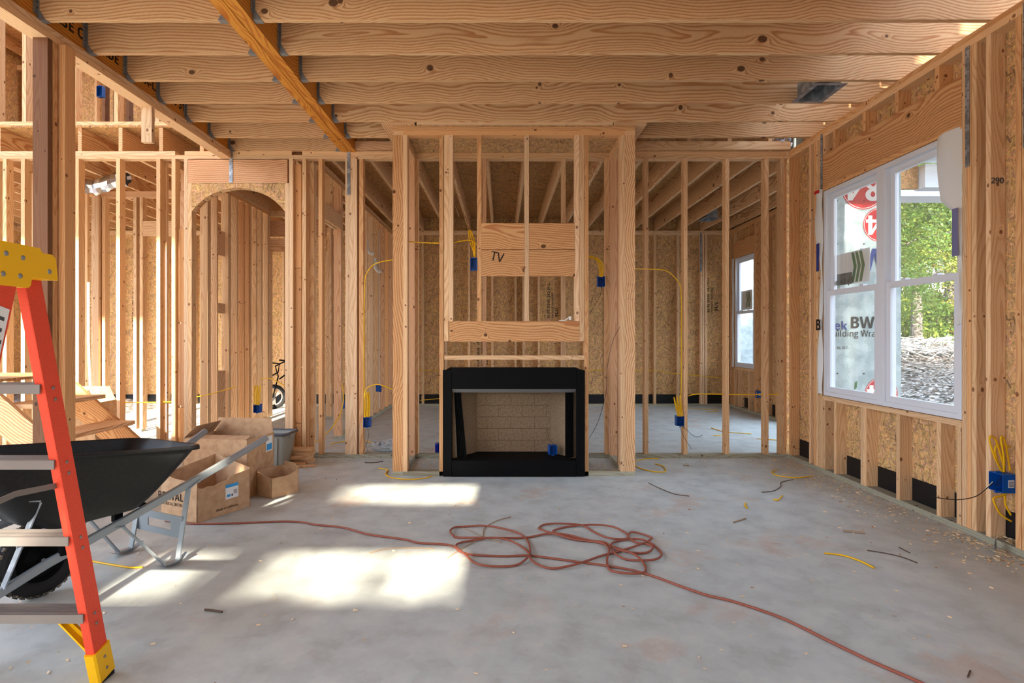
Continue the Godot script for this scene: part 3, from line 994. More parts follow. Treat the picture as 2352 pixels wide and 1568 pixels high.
func _far_rooms():
	var ZF := 10.35
	var y1 := TOP - 2 * FT
	# joists over the rooms behind, running away from the camera, and the subfloor on them
	var c := thing("ceiling_back", "pine floor joists and strand board subfloor over the rooms behind", "ceiling", Vector3.ZERO, 0.0, "", "structure")
	for k in range(-19, 11):
		var x := -0.16 + 0.4064 * k
		lum(c, "joist", Vector3(x - FT / 2, TOP, -ZF - 0.06), Vector3(x + FT / 2, TOP + 0.235, -ZW - 0.002), [8, 8, 0, 1][rng.randi_range(0, 3)], 0)
	for k in 4:
		for j in 5:
			var o := put(BoxMesh.new(), "subfloor_sheet", M.deck, c, Vector3(-6.85 + j * 2.44, TOP + 0.247, -6.53 - k * 1.22))
			o.mesh.size = Vector3(2.434, 0.02, 1.214)
	# printed lines on the subfloor's underside
	for j in 9:
		for k in 3:
			var tx := text_part(c, ["STURD-I-FLOOR 24 OC", "23/32 CAT EXPOSURE 1", "THIS SIDE DOWN"][(j + k) % 3], 0.03, Vector3(-0.6 + 0.4 * j - 0.4, TOP + 0.2355, -6.7 - k * 1.22), Basis(Vector3.RIGHT, PI / 2), M.stamp, "mill_stamp", false, 0.0006)
			tx.scale = Vector3(0.55, 1, 1)
	# far exterior wall
	var w := thing("wall_far", "far exterior stud wall with strand board sheathing and black base flashing", "wall", Vector3.ZERO, 0.0, "", "structure")
	lum(w, "bottom_plate", Vector3(-8.2, 0, -ZF - ST), Vector3(-2.0, FT, -ZF), 6)
	lum(w, "bottom_plate", Vector3(-1.9, 0, -ZF - ST), Vector3(3.97, FT, -ZF), 6)
	lum(w, "top_plate", Vector3(-8.2, y1, -ZF - ST), Vector3(3.97, y1 + FT, -ZF), 0)
	lum(w, "top_plate", Vector3(-8.2, y1 + FT, -ZF - ST), Vector3(3.97, TOP, -ZF), 1)
	for k in range(-18, 12):
		var x := -0.594 + 0.4064 * k
		if x > -8.1 and x < 3.9 and not (x > -5.35 and x < -4.5):
			lum(w, "stud", Vector3(x, FT, -ZF - ST), Vector3(x + FT, y1, -ZF))
	for x in [0.36, 3.5, 3.55, 3.93, -4.45, -5.4]:
		lum(w, "stud", Vector3(x, FT, -ZF - ST), Vector3(x + FT, y1, -ZF), 0)
	for k in 11:
		var x0 := -8.2 + 1.217 * k
		var wd := 1.217 if k < 10 else 0.1
		var o := put(BoxMesh.new(), "sheathing_panel", M.osb, w, Vector3(x0 + wd / 2, 1.77, -ZF - ST - 0.006))
		o.mesh.size = Vector3(wd, 3.16, 0.011)
	var fl := put(BoxMesh.new(), "base_flashing", M.flash, w, Vector3(-2.1, 0.1, -ZF - ST - 0.006))
	fl.mesh.size = Vector3(12.4, 0.2, 0.014)
	# mill stamps on the sheathing, reading downwards
	var down := Basis(Vector3.BACK, -PI / 2)
	for s in [[3.63, 1.95], [0.82, 1.85], [-0.42, 1.0], [-3.3, 1.9], [-6.5, 1.7]]:
		for k in 3:
			text_part(w, ["7/16 CAT  SPAN 24/16", "SHEATHING  EXPOSURE 1", "7/16"][k], [0.045, 0.03, 0.06][k], Vector3(s[0] + 0.07 * k, s[1] - 0.1 * k, -ZF - ST + 0.001), down, M.stamp, "mill_stamp", false, 0.0006)
	strap(w, Vector3(3.475, 2.35, -ZF + 0.004), 0.68, Vector3(0, 0, 1))
	# right exterior wall of the room behind the fireplace, with its window
	var r := thing("wall_back_right", "exterior stud wall with a narrow window in the room behind the fireplace", "wall", Vector3.ZERO, 0.0, "", "structure")
	var xr := 3.97
	lum(r, "bottom_plate", Vector3(xr, 0, -ZF), Vector3(xr + ST, FT, -6.13), 6)
	lum(r, "top_plate", Vector3(xr, y1, -ZF), Vector3(xr + ST, y1 + FT, -6.13), 2)
	lum(r, "top_plate", Vector3(xr, y1 + FT, -ZF), Vector3(xr + ST, TOP, -6.13), 2)
	for zz in [6.17, 8.46, 8.6, 8.93, 9.28, 9.32, 10.12, 10.16, 10.3]:
		lum(r, "stud", Vector3(xr, FT, -zz), Vector3(xr + ST, y1, -zz + FT), [1, 2][rng.randi_range(0, 1)])
	for zz in [9.55, 9.95]:
		lum(r, "cripple_stud", Vector3(xr, FT, -zz), Vector3(xr + ST, 0.66, -zz + FT), 1)
		lum(r, "cripple_stud", Vector3(xr, 2.82, -zz), Vector3(xr + ST, y1, -zz + FT), 2)
	lum(r, "header", Vector3(xr, 2.55, -10.12), Vector3(xr + FT, 2.82, -9.32), 2, 0)
	lum(r, "window_sill_plate", Vector3(xr, 0.66, -10.12), Vector3(xr + ST, 0.7, -9.32), 1)
	exterior_z(r, xr + ST, 6.05, ZF + 0.1, 1.0, [[9.32, 10.12, 0.7, 2.55], [6.15, 8.42, 0.05, 2.9]])
	var w2 := thing("window_2", "narrow white double-hung window in the room behind the fireplace", "window", Vector3.ZERO, 0.0, "", "structure")
	sash_window(w2, xr + 0.005, 9.33, 10.11, 0.705, 2.54)
	var sq := mb()
	bx(sq, Vector3(xr + 0.07, 1.66, -10.0), Vector3(xr + 0.071, 1.98, -9.55))
	put(done(sq), "sticker_sheet", M.white_paper, w2)
	for k in 3:
		var q3 := mb()
		prism(q3, [Vector2(0, 0), Vector2(0.035, 0), Vector2(0.075, 0.13), Vector2(0.035, 0.25), Vector2(0, 0.25), Vector2(0.035, 0.13)], Vector3(xr + 0.068, 1.7, -9.8 + k * 0.055), Vector3(xr + 0.069, 1.7, -9.8 + k * 0.055), Vector3(0, 0, 1), Vector3.UP)
		put(done(q3), "sticker_stripe", M.green_ink, w2)
	var wg := []
	for i in 13:
		var row := []
		for j in 4:
			row.append(Vector3(xr - 0.01 - 0.015 * sin(j * 1.2), lerpf(2.55, 0.7, i / 12.0), -10.1 - 0.04 * j - 0.012 * sin(i * 1.1)))
		wg.append(row)
	sheet(w2, "wrap_flap", wg, M.wrap_white)
	# wrapped wall of the step-out, seen through the large window
	var j := thing("wall_step_out", "outside wall of the step-out clad in printed white house wrap", "wall", Vector3.ZERO, 0.0, "", "structure")
	var jm := mb()
	bx(jm, Vector3(2.966, -0.2, -6.13), Vector3(4.07, TOP + 0.4, -6.04))
	put(done(jm), "house_wrap", M.wrap, j)
	var cn := mb()
	bx(cn, Vector3(2.87, 0.0, -6.05), Vector3(2.965, TOP, -6.02))
	put(done(cn), "corner_panel", M.osb, j)
	var zf := -6.039
	for d in [[Vector3(3.682, 2.734, -6.040), 0.222], [Vector3(3.859, 2.356, -6.040), 0.175], [Vector3(3.868, 0.629, -6.040), 0.17]]:
		var cm := mb()
		lathe(cm, [Vector2(d[1], 0), Vector2(d[1], 0.001), Vector2(0, 0.001)], 48, Vector3(d[0].x, d[0].y, zf), Vector3(0, 0, 1))
		var disc := put(done(cm), "printed_disc", M.red, j)
		text_part(disc, "84", d[1] * 1.15, Vector3(d[0].x, d[0].y, zf + 0.002), Basis(Vector3.BACK, PI), M.white_paper, "lettering")
		var rm := mb()
		lathe(rm, [Vector2(d[1] * 0.93, 0.0015), Vector2(d[1] * 0.955, 0.0015)], 48, Vector3(d[0].x, d[0].y, zf), Vector3(0, 0, 1))
		put(done(rm), "printed_ring", M.white_paper, disc)
	text_part(j, "W", 0.23, Vector3(3.794, 1.992, -6.035), Basis.IDENTITY, M.blue_ink)
	text_part(j, "ek", 0.085, Vector3(3.452, 1.326, -6.035), Basis.IDENTITY, M.blue_ink)
	text_part(j, "BW", 0.12, Vector3(3.670, 1.357, -6.035), Basis.IDENTITY, M.black_ink)
	text_part(j, "Building Wrap", 0.064, Vector3(3.590, 1.246, -6.035), Basis.IDENTITY, M.black_ink, "lettering", false, 0.001, false)
	text_part(j, "ts, LLC", 0.03, Vector3(3.475, 1.104, -6.035), Basis.IDENTITY, M.black_ink, "lettering", false, 0.001, false)
	for p in [[1965, 885], [1925, 665]]:
		var gm := mb()
		var gp := Vector3((p[0] - 1153.0) * 6.04 / 1360.0, 1.215 - (p[1] - 773.0) * 6.04 / 1360.0, zf + 0.001)
		prism(gm, [Vector2(-0.012, -0.045), Vector2(0.012, -0.02), Vector2(0.016, 0.045), Vector2(-0.008, 0.03)], gp, gp + Vector3(0, 0, 0.001), Vector3.RIGHT, Vector3.UP)
		put(done(gm), "tape_tab", M.green_ink, j)
	var nm := mb()
	for i in 4:
		for k in 6:
			lathe(nm, [Vector2(0.007, 0), Vector2(0.007, 0.003), Vector2(0, 0.004)], 8, Vector3(3.15 + 0.27 * i, 0.4 + 0.44 * k, zf), Vector3(0, 0, 1))
	put(done(nm), "cap_nail", M.black_ink, j)
	# inner partitions, their studs at the distances the openings show
	var p1 := thing("wall_hall_right", "stud partition running back along the hall, left of the fireplace room", "wall", Vector3.ZERO, 0.0, "", "structure")
	partition_z(p1, -2.0, 6.013, 10.35, [6.02, 6.06, 7.03, 7.07, 7.57, 7.96, 8.37, 8.77, 9.17, 9.58, 9.98, 10.28], [[6.1, 7.03]])
	lum(p1, "header", Vector3(-2.0, 2.49, -7.03), Vector3(-1.962, 2.67, -6.1), 4, 0)
	lum(p1, "header", Vector3(-1.949, 2.49, -7.03), Vector3(-1.911, 2.67, -6.1), 0, 0)
	for zz in [6.35, 6.7]:
		lum(p1, "cripple_stud", Vector3(-2.0, 2.672, -zz), Vector3(-1.911, TOP - 2 * FT, -zz + FT), 1)
	var p2 := thing("wall_hall_left", "close-set stud partition seen through the arched doorway", "wall", Vector3.ZERO, 0.0, "", "structure")
	partition_z(p2, -3.5, 6.013, 8.72, [6.02, 6.45, 6.86, 6.9, 7.08, 7.38, 7.42, 7.62, 7.82, 7.98, 8.03, 8.22, 8.4, 8.62, 8.67])
	for b in [[0.04, 0.8], [1.5, 1.62], [2.2, 2.5]]:
		lum(p2, "filler_block", Vector3(-3.5, b[0], -7.3), Vector3(-3.411, b[1], -7.12), 3)
	var p3 := thing("wall_closet", "cross partition with a tall doorway behind the arch", "wall", Vector3.ZERO, 0.0, "", "structure")
	lum(p3, "top_plate", Vector3(-3.5, y1, -8.83), Vector3(-2.0, TOP, -8.74), 1)
	lum(p3, "header", Vector3(-3.47, 2.70, -8.778), Vector3(-2.6, 2.925, -8.74), 3, 0)
	lum(p3, "header", Vector3(-3.47, 2.475, -8.778), Vector3(-2.6, 2.665, -8.74), 0, 0)
	lum(p3, "bottom_plate", Vector3(-2.6, 0, -8.83), Vector3(-2.0, FT, -8.74), 6)
	for x in [-3.5, -3.46, -2.6, -2.56, -2.2]:
		lum(p3, "stud", Vector3(x, FT, -8.83), Vector3(x + FT, 2.475 if x == -3.46 or x == -2.6 else y1, -8.74), 0)
	var p4 := thing("wall_left_room", "cross partition with a doorway in the left back room", "wall", Vector3.ZERO, 0.0, "", "structure")
	lum(p4, "top_plate", Vector3(-5.15, y1, -7.64), Vector3(-3.5, y1 + FT, -7.55), 3)
	lum(p4, "top_plate", Vector3(-5.15, y1 + FT, -7.64), Vector3(-3.5, TOP, -7.55), 3)
	for x in [-5.15, -5.1, -4.7, -4.62, -4.16, -4.12, -3.58]:
		lum(p4, "stud", Vector3(x, FT, -7.64), Vector3(x + FT, y1, -7.55))
	lum(p4, "header", Vector3(-4.58, 2.5, -7.59), Vector3(-4.16, 2.69, -7.55), 0, 0)
	lum(p4, "bottom_plate", Vector3(-5.15, 0, -7.64), Vector3(-4.6, FT, -7.55), 6)
	var p5 := thing("wall_left_hall", "stud partition running back at the left of the stairs", "wall", Vector3.ZERO, 0.0, "", "structure")
	partition_z(p5, -5.2, 6.013, 7.6, [6.02, 6.45, 6.9, 7.3, 7.5])
	# left exterior wall with wide openings to daylight
	var lw := thing("wall_left", "left exterior wall of the house with large open window holes", "wall", Vector3.ZERO, 0.0, "", "structure")
	lum(lw, "bottom_plate", Vector3(-8.2, 0, -10.35), Vector3(-8.111, FT, 3.0), 6)
	lum(lw, "top_plate", Vector3(-8.2, y1, -10.35), Vector3(-8.111, TOP, 3.0), 1)
	exterior_z(lw, -8.2, -3.0, 10.4, -1.0, [[6.1, 9.2, 0.05, 2.95], [0.2, 5.8, 0.05, 2.95]])
	for k in 26:
		var zz := -2.9 + k * 0.52
		if not ((zz > 6.05 and zz < 9.2) or (zz > 0.15 and zz < 5.8)):
			lum(lw, "stud", Vector3(-8.2, FT, -zz - FT), Vector3(-8.111, y1, -zz))

func _upper_storey():
	var ZF := 10.0
	# wall standing on the floor above the left rooms
	var w := thing("wall_upper", "upper storey stud wall standing above the left rooms", "wall", Vector3.ZERO, 0.0, "", "structure")
	var y0 := TOP + 0.258
	lum(w, "bottom_plate", Vector3(-8.2, y0, -ZW - ST), Vector3(-2.95, y0 + FT, -ZW), 0)
	for x in [-6.3, -5.9, -5.49, -5.08, -4.8, -4.3, -3.88, -3.47, -3.06]:
		lum(w, "stud", Vector3(x, y0 + FT, -ZW - ST), Vector3(x + FT, 5.8, -ZW), [0, 4][rng.randi_range(0, 1)])
	lum(w, "top_plate", Vector3(-8.2, 5.8, -ZW - ST), Vector3(-2.84, 5.876, -ZW), 1)
	var w2 := thing("wall_upper_far", "far upper storey wall with strand board between the studs", "wall", Vector3.ZERO, 0.0, "", "structure")
	for k in 16:
		var x := -8.1 + 0.4064 * k
		lum(w2, "stud", Vector3(x, y0, -ZF - ST), Vector3(x + FT, 5.72, -ZF))
	lum(w2, "top_plate", Vector3(-8.2, 5.72, -ZF - ST), Vector3(-1.6, 5.8, -ZF), 0)
	for k in 5:
		var o := put(BoxMesh.new(), "sheathing_panel", M.osb, w2, Vector3(-7.6 + 1.217 * k, 4.7, -ZF - ST - 0.006))
		o.mesh.size = Vector3(1.217, 2.8, 0.011)
	# inner cross partition of the upper floor
	var w3 := thing("wall_upper_hall", "upper storey hall partition of mixed brown studs", "wall", Vector3.ZERO, 0.0, "", "structure")
	for x in [-5.0, -4.86, -4.7, -4.35, -4.2, -4.16, -3.9, -3.6, -3.2]:
		lum(w3, "stud", Vector3(x, y0, -7.49), Vector3(x + FT, 5.8, -7.4), [7, 3, 2][rng.randi_range(0, 2)])
	for q in [[9.0, 10.1]]:
		var o := put(BoxMesh.new(), "sheathing_panel", M.osb, w2, Vector3(-8.2, 4.7, -(q[0] + q[1]) / 2))
		o.mesh.size = Vector3(0.011, 2.8, q[1] - q[0])
	# floor above and roof framing
	var f := thing("ceiling_upper", "roof rafters and roof sheathing over the open stair hall", "ceiling", Vector3.ZERO, 0.0, "", "structure")
	for k in 10:
		var x := -8.0 + 0.61 * k
		lum(f, "rafter", Vector3(x, 5.88, -10.1), Vector3(x + FT, 6.07, 2.4), 8, 0)
	for k in 5:
		var o := put(BoxMesh.new(), "roof_sheet", M.deck, f, Vector3(-5.3, 6.085, 1.2 - 2.6 * k))
		o.mesh.size = Vector3(6.4, 0.02, 2.596)
	# wall of the upper floor over the beam, closing the room above the main ceiling
	var s := thing("wall_upper_side", "strand board wall of the upper storey over the left beam", "wall", Vector3.ZERO, 0.0, "", "structure")
	for k in 7:
		var o := put(BoxMesh.new(), "sheathing_panel", M.osb, s, Vector3(-2.78, 4.73, 1.7 - 1.22 * k))
		o.mesh.size = Vector3(0.012, 2.7, 1.217)
	var rf := thing("roof_main", "plain roof deck high above the main ceiling", "roof", Vector3.ZERO, 0.0, "", "structure")
	for k in 5:
		var o2 := put(BoxMesh.new(), "roof_sheet", M.deck, rf, Vector3(0.05, 4.75, 1.2 - 2.6 * k))
		o2.mesh.size = Vector3(5.9, 0.02, 2.596)
	var ov := put(BoxMesh.new(), "eave_sheet", M.deck, rf, Vector3(4.05, 3.44, -5.15))
	ov.mesh.size = Vector3(2.1, 0.02, 1.95)
	for k in 12:
		lum(rf, "rafter", Vector3(-2.75, 4.6, -10.0 + k * 1.05), Vector3(3.0, 4.74, -9.962 + k * 1.05), 8, 0)

# the part of the house behind the camera: wide opening to a porch whose deck has a gap
func _house_behind():
	var w := thing("wall_rear", "rear wall behind the camera with a wide opening to the porch", "wall", Vector3.ZERO, 0.0, "", "structure")
	for x in [-2.75, -2.7, 2.75, 2.8]:
		lum(w, "stud", Vector3(x, 0, 0.8), Vector3(x + FT, TOP, 0.89), 1)
	lum(w, "header", Vector3(-2.75, 2.68, 0.8), Vector3(2.84, TOP, 0.89), 1, 0)
	for q in [[-8.2, -7.0, 0.0, 6.0], [-7.0, -3.3, 2.7, 3.4], [-7.0, -3.3, 5.4, 6.0], [-3.3, -2.72, 0.0, 6.0], [0.1, 2.96, 0.0, 3.07]]:
		var o := put(BoxMesh.new(), "sheathing_panel", M.osb, w, Vector3((q[0] + q[1]) / 2, (q[2] + q[3]) / 2, 0.9))
		o.mesh.size = Vector3(q[1] - q[0], q[3] - q[2], 0.012)
	for q in [[-2.72, 0.1], [0.1, 2.96]]:
		var o := put(BoxMesh.new(), "gable_panel", M.osb, w, Vector3((q[0] + q[1]) / 2, 3.92, 0.9))
		o.mesh.size = Vector3(q[1] - q[0], 1.69, 0.012)
	var p := thing("porch_roof", "partly decked flat porch roof behind the camera", "porch roof", Vector3.ZERO, 0.0, "", "structure")
	var sl := mb()
	bx(sl, Vector3(-8.6, -0.3, 3.4), Vector3(5.0, -0.02, 9.0))
	put(done(sl), "patio_slab", M.concrete, p)
	# x from, x to, z from, z to: sheets leave two gaps where sun falls through
	for q in [[-3.2, -1.9, 0.9, 4.0], [-0.21, 3.2, 0.9, 4.0], [-1.9, -0.21, 1.52, 2.47], [-1.9, -0.21, 3.11, 4.0], [-1.9, -0.21, 0.9, 0.96]]:
		var o := put(BoxMesh.new(), "roof_sheet", M.deck, p, Vector3((q[0] + q[1]) / 2, 2.712, (q[2] + q[3]) / 2))
		o.mesh.size = Vector3(q[1] - q[0], 0.02, q[3] - q[2])
	for x in [-3.1, 0.0, 3.1]:
		lum(p, "porch_post", Vector3(x - 0.045, -0.3, 3.85), Vector3(x + 0.045, 2.7, 3.94), 1)

# ---------- outdoors ----------
func ground_y(x: float, z: float) -> float:
	var d := Vector2(x - 3.0, z + 5.0).length()
	return -0.27 + clampf((d - 8.0) * 0.13, 0.0, 4.0) + 0.04 * sin(x * 1.3) * cos(z * 1.1)

func leaf_cloud(count: int, radii: Vector3, leaf: float, sd: int, clumps: int) -> ArrayMesh:
	var r := RandomNumberGenerator.new()
	r.seed = sd
	var m := mb()
	var cs := []
	for k in clumps:
		var v := Vector3(r.randfn(), r.randfn(), r.randfn()).normalized() * pow(r.randf(), 0.45)
		cs.append(v * radii)
	for k in count:
		var c: Vector3 = cs[k % clumps]
		var p := c + Vector3(r.randfn(), r.randfn(), r.randfn()) * radii * 0.15
		var b := Basis(Vector3(r.randfn(), r.randfn(), r.randfn()).normalized(), r.randf() * TAU)
		var L := leaf * r.randf_range(0.6, 1.3)
		var a := p + b * Vector3(-L, 0, 0)
		var e := p + b * Vector3(L, 0, 0)
		var f := p + b * Vector3(0, 0.18 * L, L * 0.55)
		var g := p + b * Vector3(0, 0.18 * L, -L * 0.55)
		quad(m, a, g, e, f)
	return done(m)

func _outdoors():
	var m := mb()
	var n := 56
	for i in n:
		for j in n:
			var q := []
			for e in [[0, 0], [1, 0], [1, 1], [0, 1]]:
				var u := (float(i + e[0]) / n * 2.0 - 1.0)
				var v := (float(j + e[1]) / n * 2.0 - 1.0)
				var x := 3.0 + 60.0 * u * absf(u)
				var z := -5.0 + 60.0 * v * absf(v)
				q.append(Vector3(x, ground_y(x, z), z))
			quad(m, q[0], q[1], q[2], q[3])
	tag(put(done(m), "ground", M.dirt), "bare dirt yard strewn with leaves outside the house", "ground", "", "structure")
	# fallen leaves
	var r := RandomNumberGenerator.new()
	r.seed = 77
	for k in 4:
		var lm := mb()
		for i in 5200:
			var t := pow(r.randf(), 0.8)
			var Z := lerpf(5.5, 26.0, t)
			var x := Z * r.randf_range(0.5, 1.0)
			var z := -Z
			if (x < 4.3 and z < -6.0) or (x < 8.6 and z < -12.7 and z > -13.5):
				continue
			var p := Vector3(x, ground_y(x, z) + r.randf_range(0.005, 0.04), z)
			var b := Basis(Vector3.UP, r.randf() * TAU) * Basis(Vector3.RIGHT, r.randf_range(-0.6, 0.6))
			var L := r.randf_range(0.03, 0.075)
			quad(m if false else lm, p + b * Vector3(-L, 0, 0), p + b * Vector3(0, 0.01, -L * 0.6), p + b * Vector3(L, 0.02, 0), p + b * Vector3(0, 0.01, L * 0.6))
		tag(put(done(lm), "leaf_litter", M.litter[k]), ["pale grey", "brown", "whitish", "dark brown"][k] + " fallen leaves covering the yard outside the window", "leaves", "", "stuff")
	# trees: distance, sideways ratio, height
	var crowns := [leaf_cloud(9000, Vector3(2.8, 3.4, 2.8), 0.085, 3, 60), leaf_cloud(8000, Vector3(2.6, 2.9, 2.6), 0.09, 4, 50)]
	var spots := [[15.0, 0.63, 7.6, 0, 0], [17.5, 0.70, 8.6, 1, 1], [20.0, 0.76, 8.8, 0, 2], [23.0, 0.67, 10.0, 1, 1], [27.0, 0.79, 9.5, 0, 3], [19.0, 0.86, 9.0, 1, 0], [24.0, 0.92, 10.0, 0, 2], [28.0, 0.58, 11.0, 1, 4], [22.0, 0.5, 10.0, 0, 1], [17.0, 1.05, 9.0, 0, 1]]
	var words := ["tall", "leaning", "slender", "bushy", "broad", "distant", "far background", "right-hand", "outer", "dark", "left-hand", "high", "outermost", "hindmost", "rearmost"]
	var tones := ["deep green", "mid green", "yellow-green", "golden", "dark green"]
	for k in spots.size():
		var s: Array = spots[k]
		var x: float = s[0] * s[1]
		var z: float = -s[0]
		var t := thing("tree", "%s %s leafy tree in the woods beyond the large window" % [words[k], tones[s[4]]], "tree", Vector3(x, ground_y(x, z), z), r.randf() * TAU, "trees beyond the window")
		var tm := mb()
		var H: float = s[2]
		var lean := r.randf_range(-0.3, 0.3)
		var pts := [Vector3(0, -0.1, 0), Vector3(lean * 0.3, H * 0.35, 0.1), Vector3(lean, H * 0.75, 0), Vector3(lean * 1.4, H, 0)]
		var sm := smooth_path(pts, 5)
		for i in sm.size() - 1:
			var f := 1.0 - 0.8 * i / sm.size()
			tube(tm, [sm[i], sm[i + 1]], (0.11 + 0.006 * H) * f, 9, false, -1.0, false)
		put(done(tm), "trunk", M.bark, t)
		for i in 7:
			var bm := mb()
			var yb := H * (0.3 + 0.08 * i)
			var an := i * 2.4
			tube(bm, [Vector3(lean * 0.6, yb, 0), Vector3(cos(an) * 0.9, yb + 0.5, sin(an) * 0.9), Vector3(cos(an) * 1.8, yb + 0.7, sin(an) * 1.8)], 0.025, 5)
			put(done(bm), "branch", M.bark, t)
		for q in [[0.64, 0.9, s[4]], [0.36, 0.62, (s[4] + 1) % 4]]:
			var fo := put(crowns[(k + int(q[0] * 2)) % 2], "foliage", M.leaf[q[2]], t, Vector3(lean, H * q[0], 0))
			fo.scale = Vector3.ONE * (H / 9.0) * q[1]
			fo.set_meta("kind", "stuff")
	var thin := leaf_cloud(1500, Vector3(2.8, 2.8, 2.8), 0.075, 14, 400)
	# trees beside the house, out of view, that keep the yard in shade
	for q in [[6.5, 4.0, 9.5], [8.0, 7.5, 11.0], [5.2, 8.5, 10.0], [10.5, 9.5, 12.0], [-1.4, 11.5, 8.2]]:
		var t := thing("tree", "%s shade tree standing in the yard around the house" % {9.5: "nearest", 11.0: "second", 10.0: "corner", 12.0: "farthest", 8.2: "thin-crowned rear", 8.8: "thin-crowned back"}[q[2]], "tree", Vector3(q[0], ground_y(q[0], q[1]), q[1]), q[0], "trees beside the house")
		var tm := mb()
		tube(tm, [Vector3(0, -0.1, 0), Vector3(0.1, q[2] * 0.5, 0), Vector3(0.2, q[2], 0)], 0.16, 9)
		put(done(tm), "trunk", M.bark, t)
		for e in [0.3, 0.55, 0.8]:
			var fo := put(crowns[int(e * 10) % 2] if q[0] > 0.0 else thin, "foliage", M.leaf[int(q[2]) % 3], t, Vector3(0, q[2] * e, 0))
			fo.scale = Vector3.ONE * 1.1
			fo.set_meta("kind", "stuff")
	var bush := leaf_cloud(3000, Vector3(1.1, 0.8, 1.1), 0.06, 9, 30)
	var bs := [[18.6, 0.66], [19.2, 0.73], [19.8, 0.79], [20.6, 0.69], [21.4, 0.76], [22.2, 0.66], [23.0, 0.72], [24.0, 0.8], [25.0, 0.69], [20.0, 0.6], [22.0, 0.9], [24.5, 0.98]]
	for k in bs.size():
		var x: float = bs[k][0] * bs[k][1]
		var z: float = -bs[k][0]
		var t := thing("bush", "%s undergrowth bush at the wood's edge, number %s from the house" % [["yellow", "lime", "green", "golden"][k % 4], ["one", "two", "three", "four", "five", "six", "seven", "eight", "nine", "ten", "eleven", "twelve"][k]], "bush", Vector3(x, ground_y(x, z), z), k * 1.3, "undergrowth beyond the window")
		var fo := put(bush, "foliage", M.leaf[[2, 1, 3, 2][k % 4]], t, Vector3(0, 0.75, 0))
		fo.set_meta("kind", "stuff")
		var sm := mb()
		for i in 6:
			tube(sm, [Vector3(0, -0.05, 0), Vector3(cos(i * 1.1) * 0.3, 0.5, sin(i * 1.1) * 0.3), Vector3(cos(i * 1.1) * 0.6, 1.1, sin(i * 1.1) * 0.6)], 0.012, 5)
		put(done(sm), "stem", M.bark, t)
	# brush pile
	var pm := mb()
	for i in 150:
		var c := Vector3(12.0 + r.randf_range(-1.5, 1.3), 0.0, -17.0 + r.randf_range(-0.8, 0.8))
		c.y = ground_y(c.x, c.z) + r.randf_range(0.0, 0.45)
		var d := Vector3(r.randf_range(-1, 1), r.randf_range(-0.25, 0.35), r.randf_range(-0.6, 0.6)) * 0.7
		tube(pm, [c - d, c + Vector3(0, 0.06, 0), c + d], r.randf_range(0.008, 0.022), 5)
	tag(put(done(pm), "brush_pile", M.litter[2]), "heap of grey dead branches on the ground outside the window", "brush pile", "", "stuff")
	# porch at the step-out: beam, soffit and bare sheathing end
	var p := thing("porch_beam", "white boxed porch beam with soffit outside the large window", "porch beam", Vector3.ZERO, 0.0, "", "structure")
	var b1 := mb()
	bx(b1, Vector3(4.86, 2.93, -6.98), Vector3(8.0, 3.2, -6.8))
	put(done(b1), "beam_face", M.siding_white, p)
	var b2 := mb()
	bx(b2, Vector3(4.1, 3.09, -8.3), Vector3(8.0, 3.17, -7.9))
	put(done(b2), "soffit_board", M.siding_white, p)
	var b3 := mb()
	bx(b3, Vector3(4.62, 2.94, -6.95), Vector3(4.85, 3.3, -6.9))
	put(done(b3), "bare_sheathing", M.deck, p)
	var b4 := mb()
	bx(b4, Vector3(4.7, 3.3, -7.1), Vector3(8.2, 3.34, -6.5))
	put(done(b4), "porch_deck", M.siding_white, p)
	# a second wrapped wall seen through the narrow window
	var g := thing("wall_garage", "pale wrapped wall outside the narrow back window", "wall", Vector3.ZERO, 0.0, "", "structure")
	var gm := mb()
	bx(gm, Vector3(4.3, -0.3, -13.2), Vector3(8.4, 3.4, -13.0))
	put(done(gm), "house_wrap", M.wrap, g)

# ---------- things ----------
func putw(mesh: Mesh, called: String, mt: Material, t: Node3D) -> MeshInstance3D:
	# a part modelled in room coordinates under a thing that stands at t.position
	return put(mesh, called, mt, t, -t.position)

func flat(pts: Array, lift := 0.006) -> Array:
	var o := []
	for p in pts:
		o.append(Vector3(p.x, lift, p.z))
	return o

func cable(pts: Array, label: String, group := "", r := 0.0055, mt: Material = null, called := "yellow_cable", per := 6, ry := -1.0):
	var m := mb()
	tube(m, smooth_path(pts, per), r, 6, false, ry)
	var o := put(done(m), called, M.romex if mt == null else mt)
	tag(o, label, "cable" if called.ends_with("cable") else "wire", group)
	return o

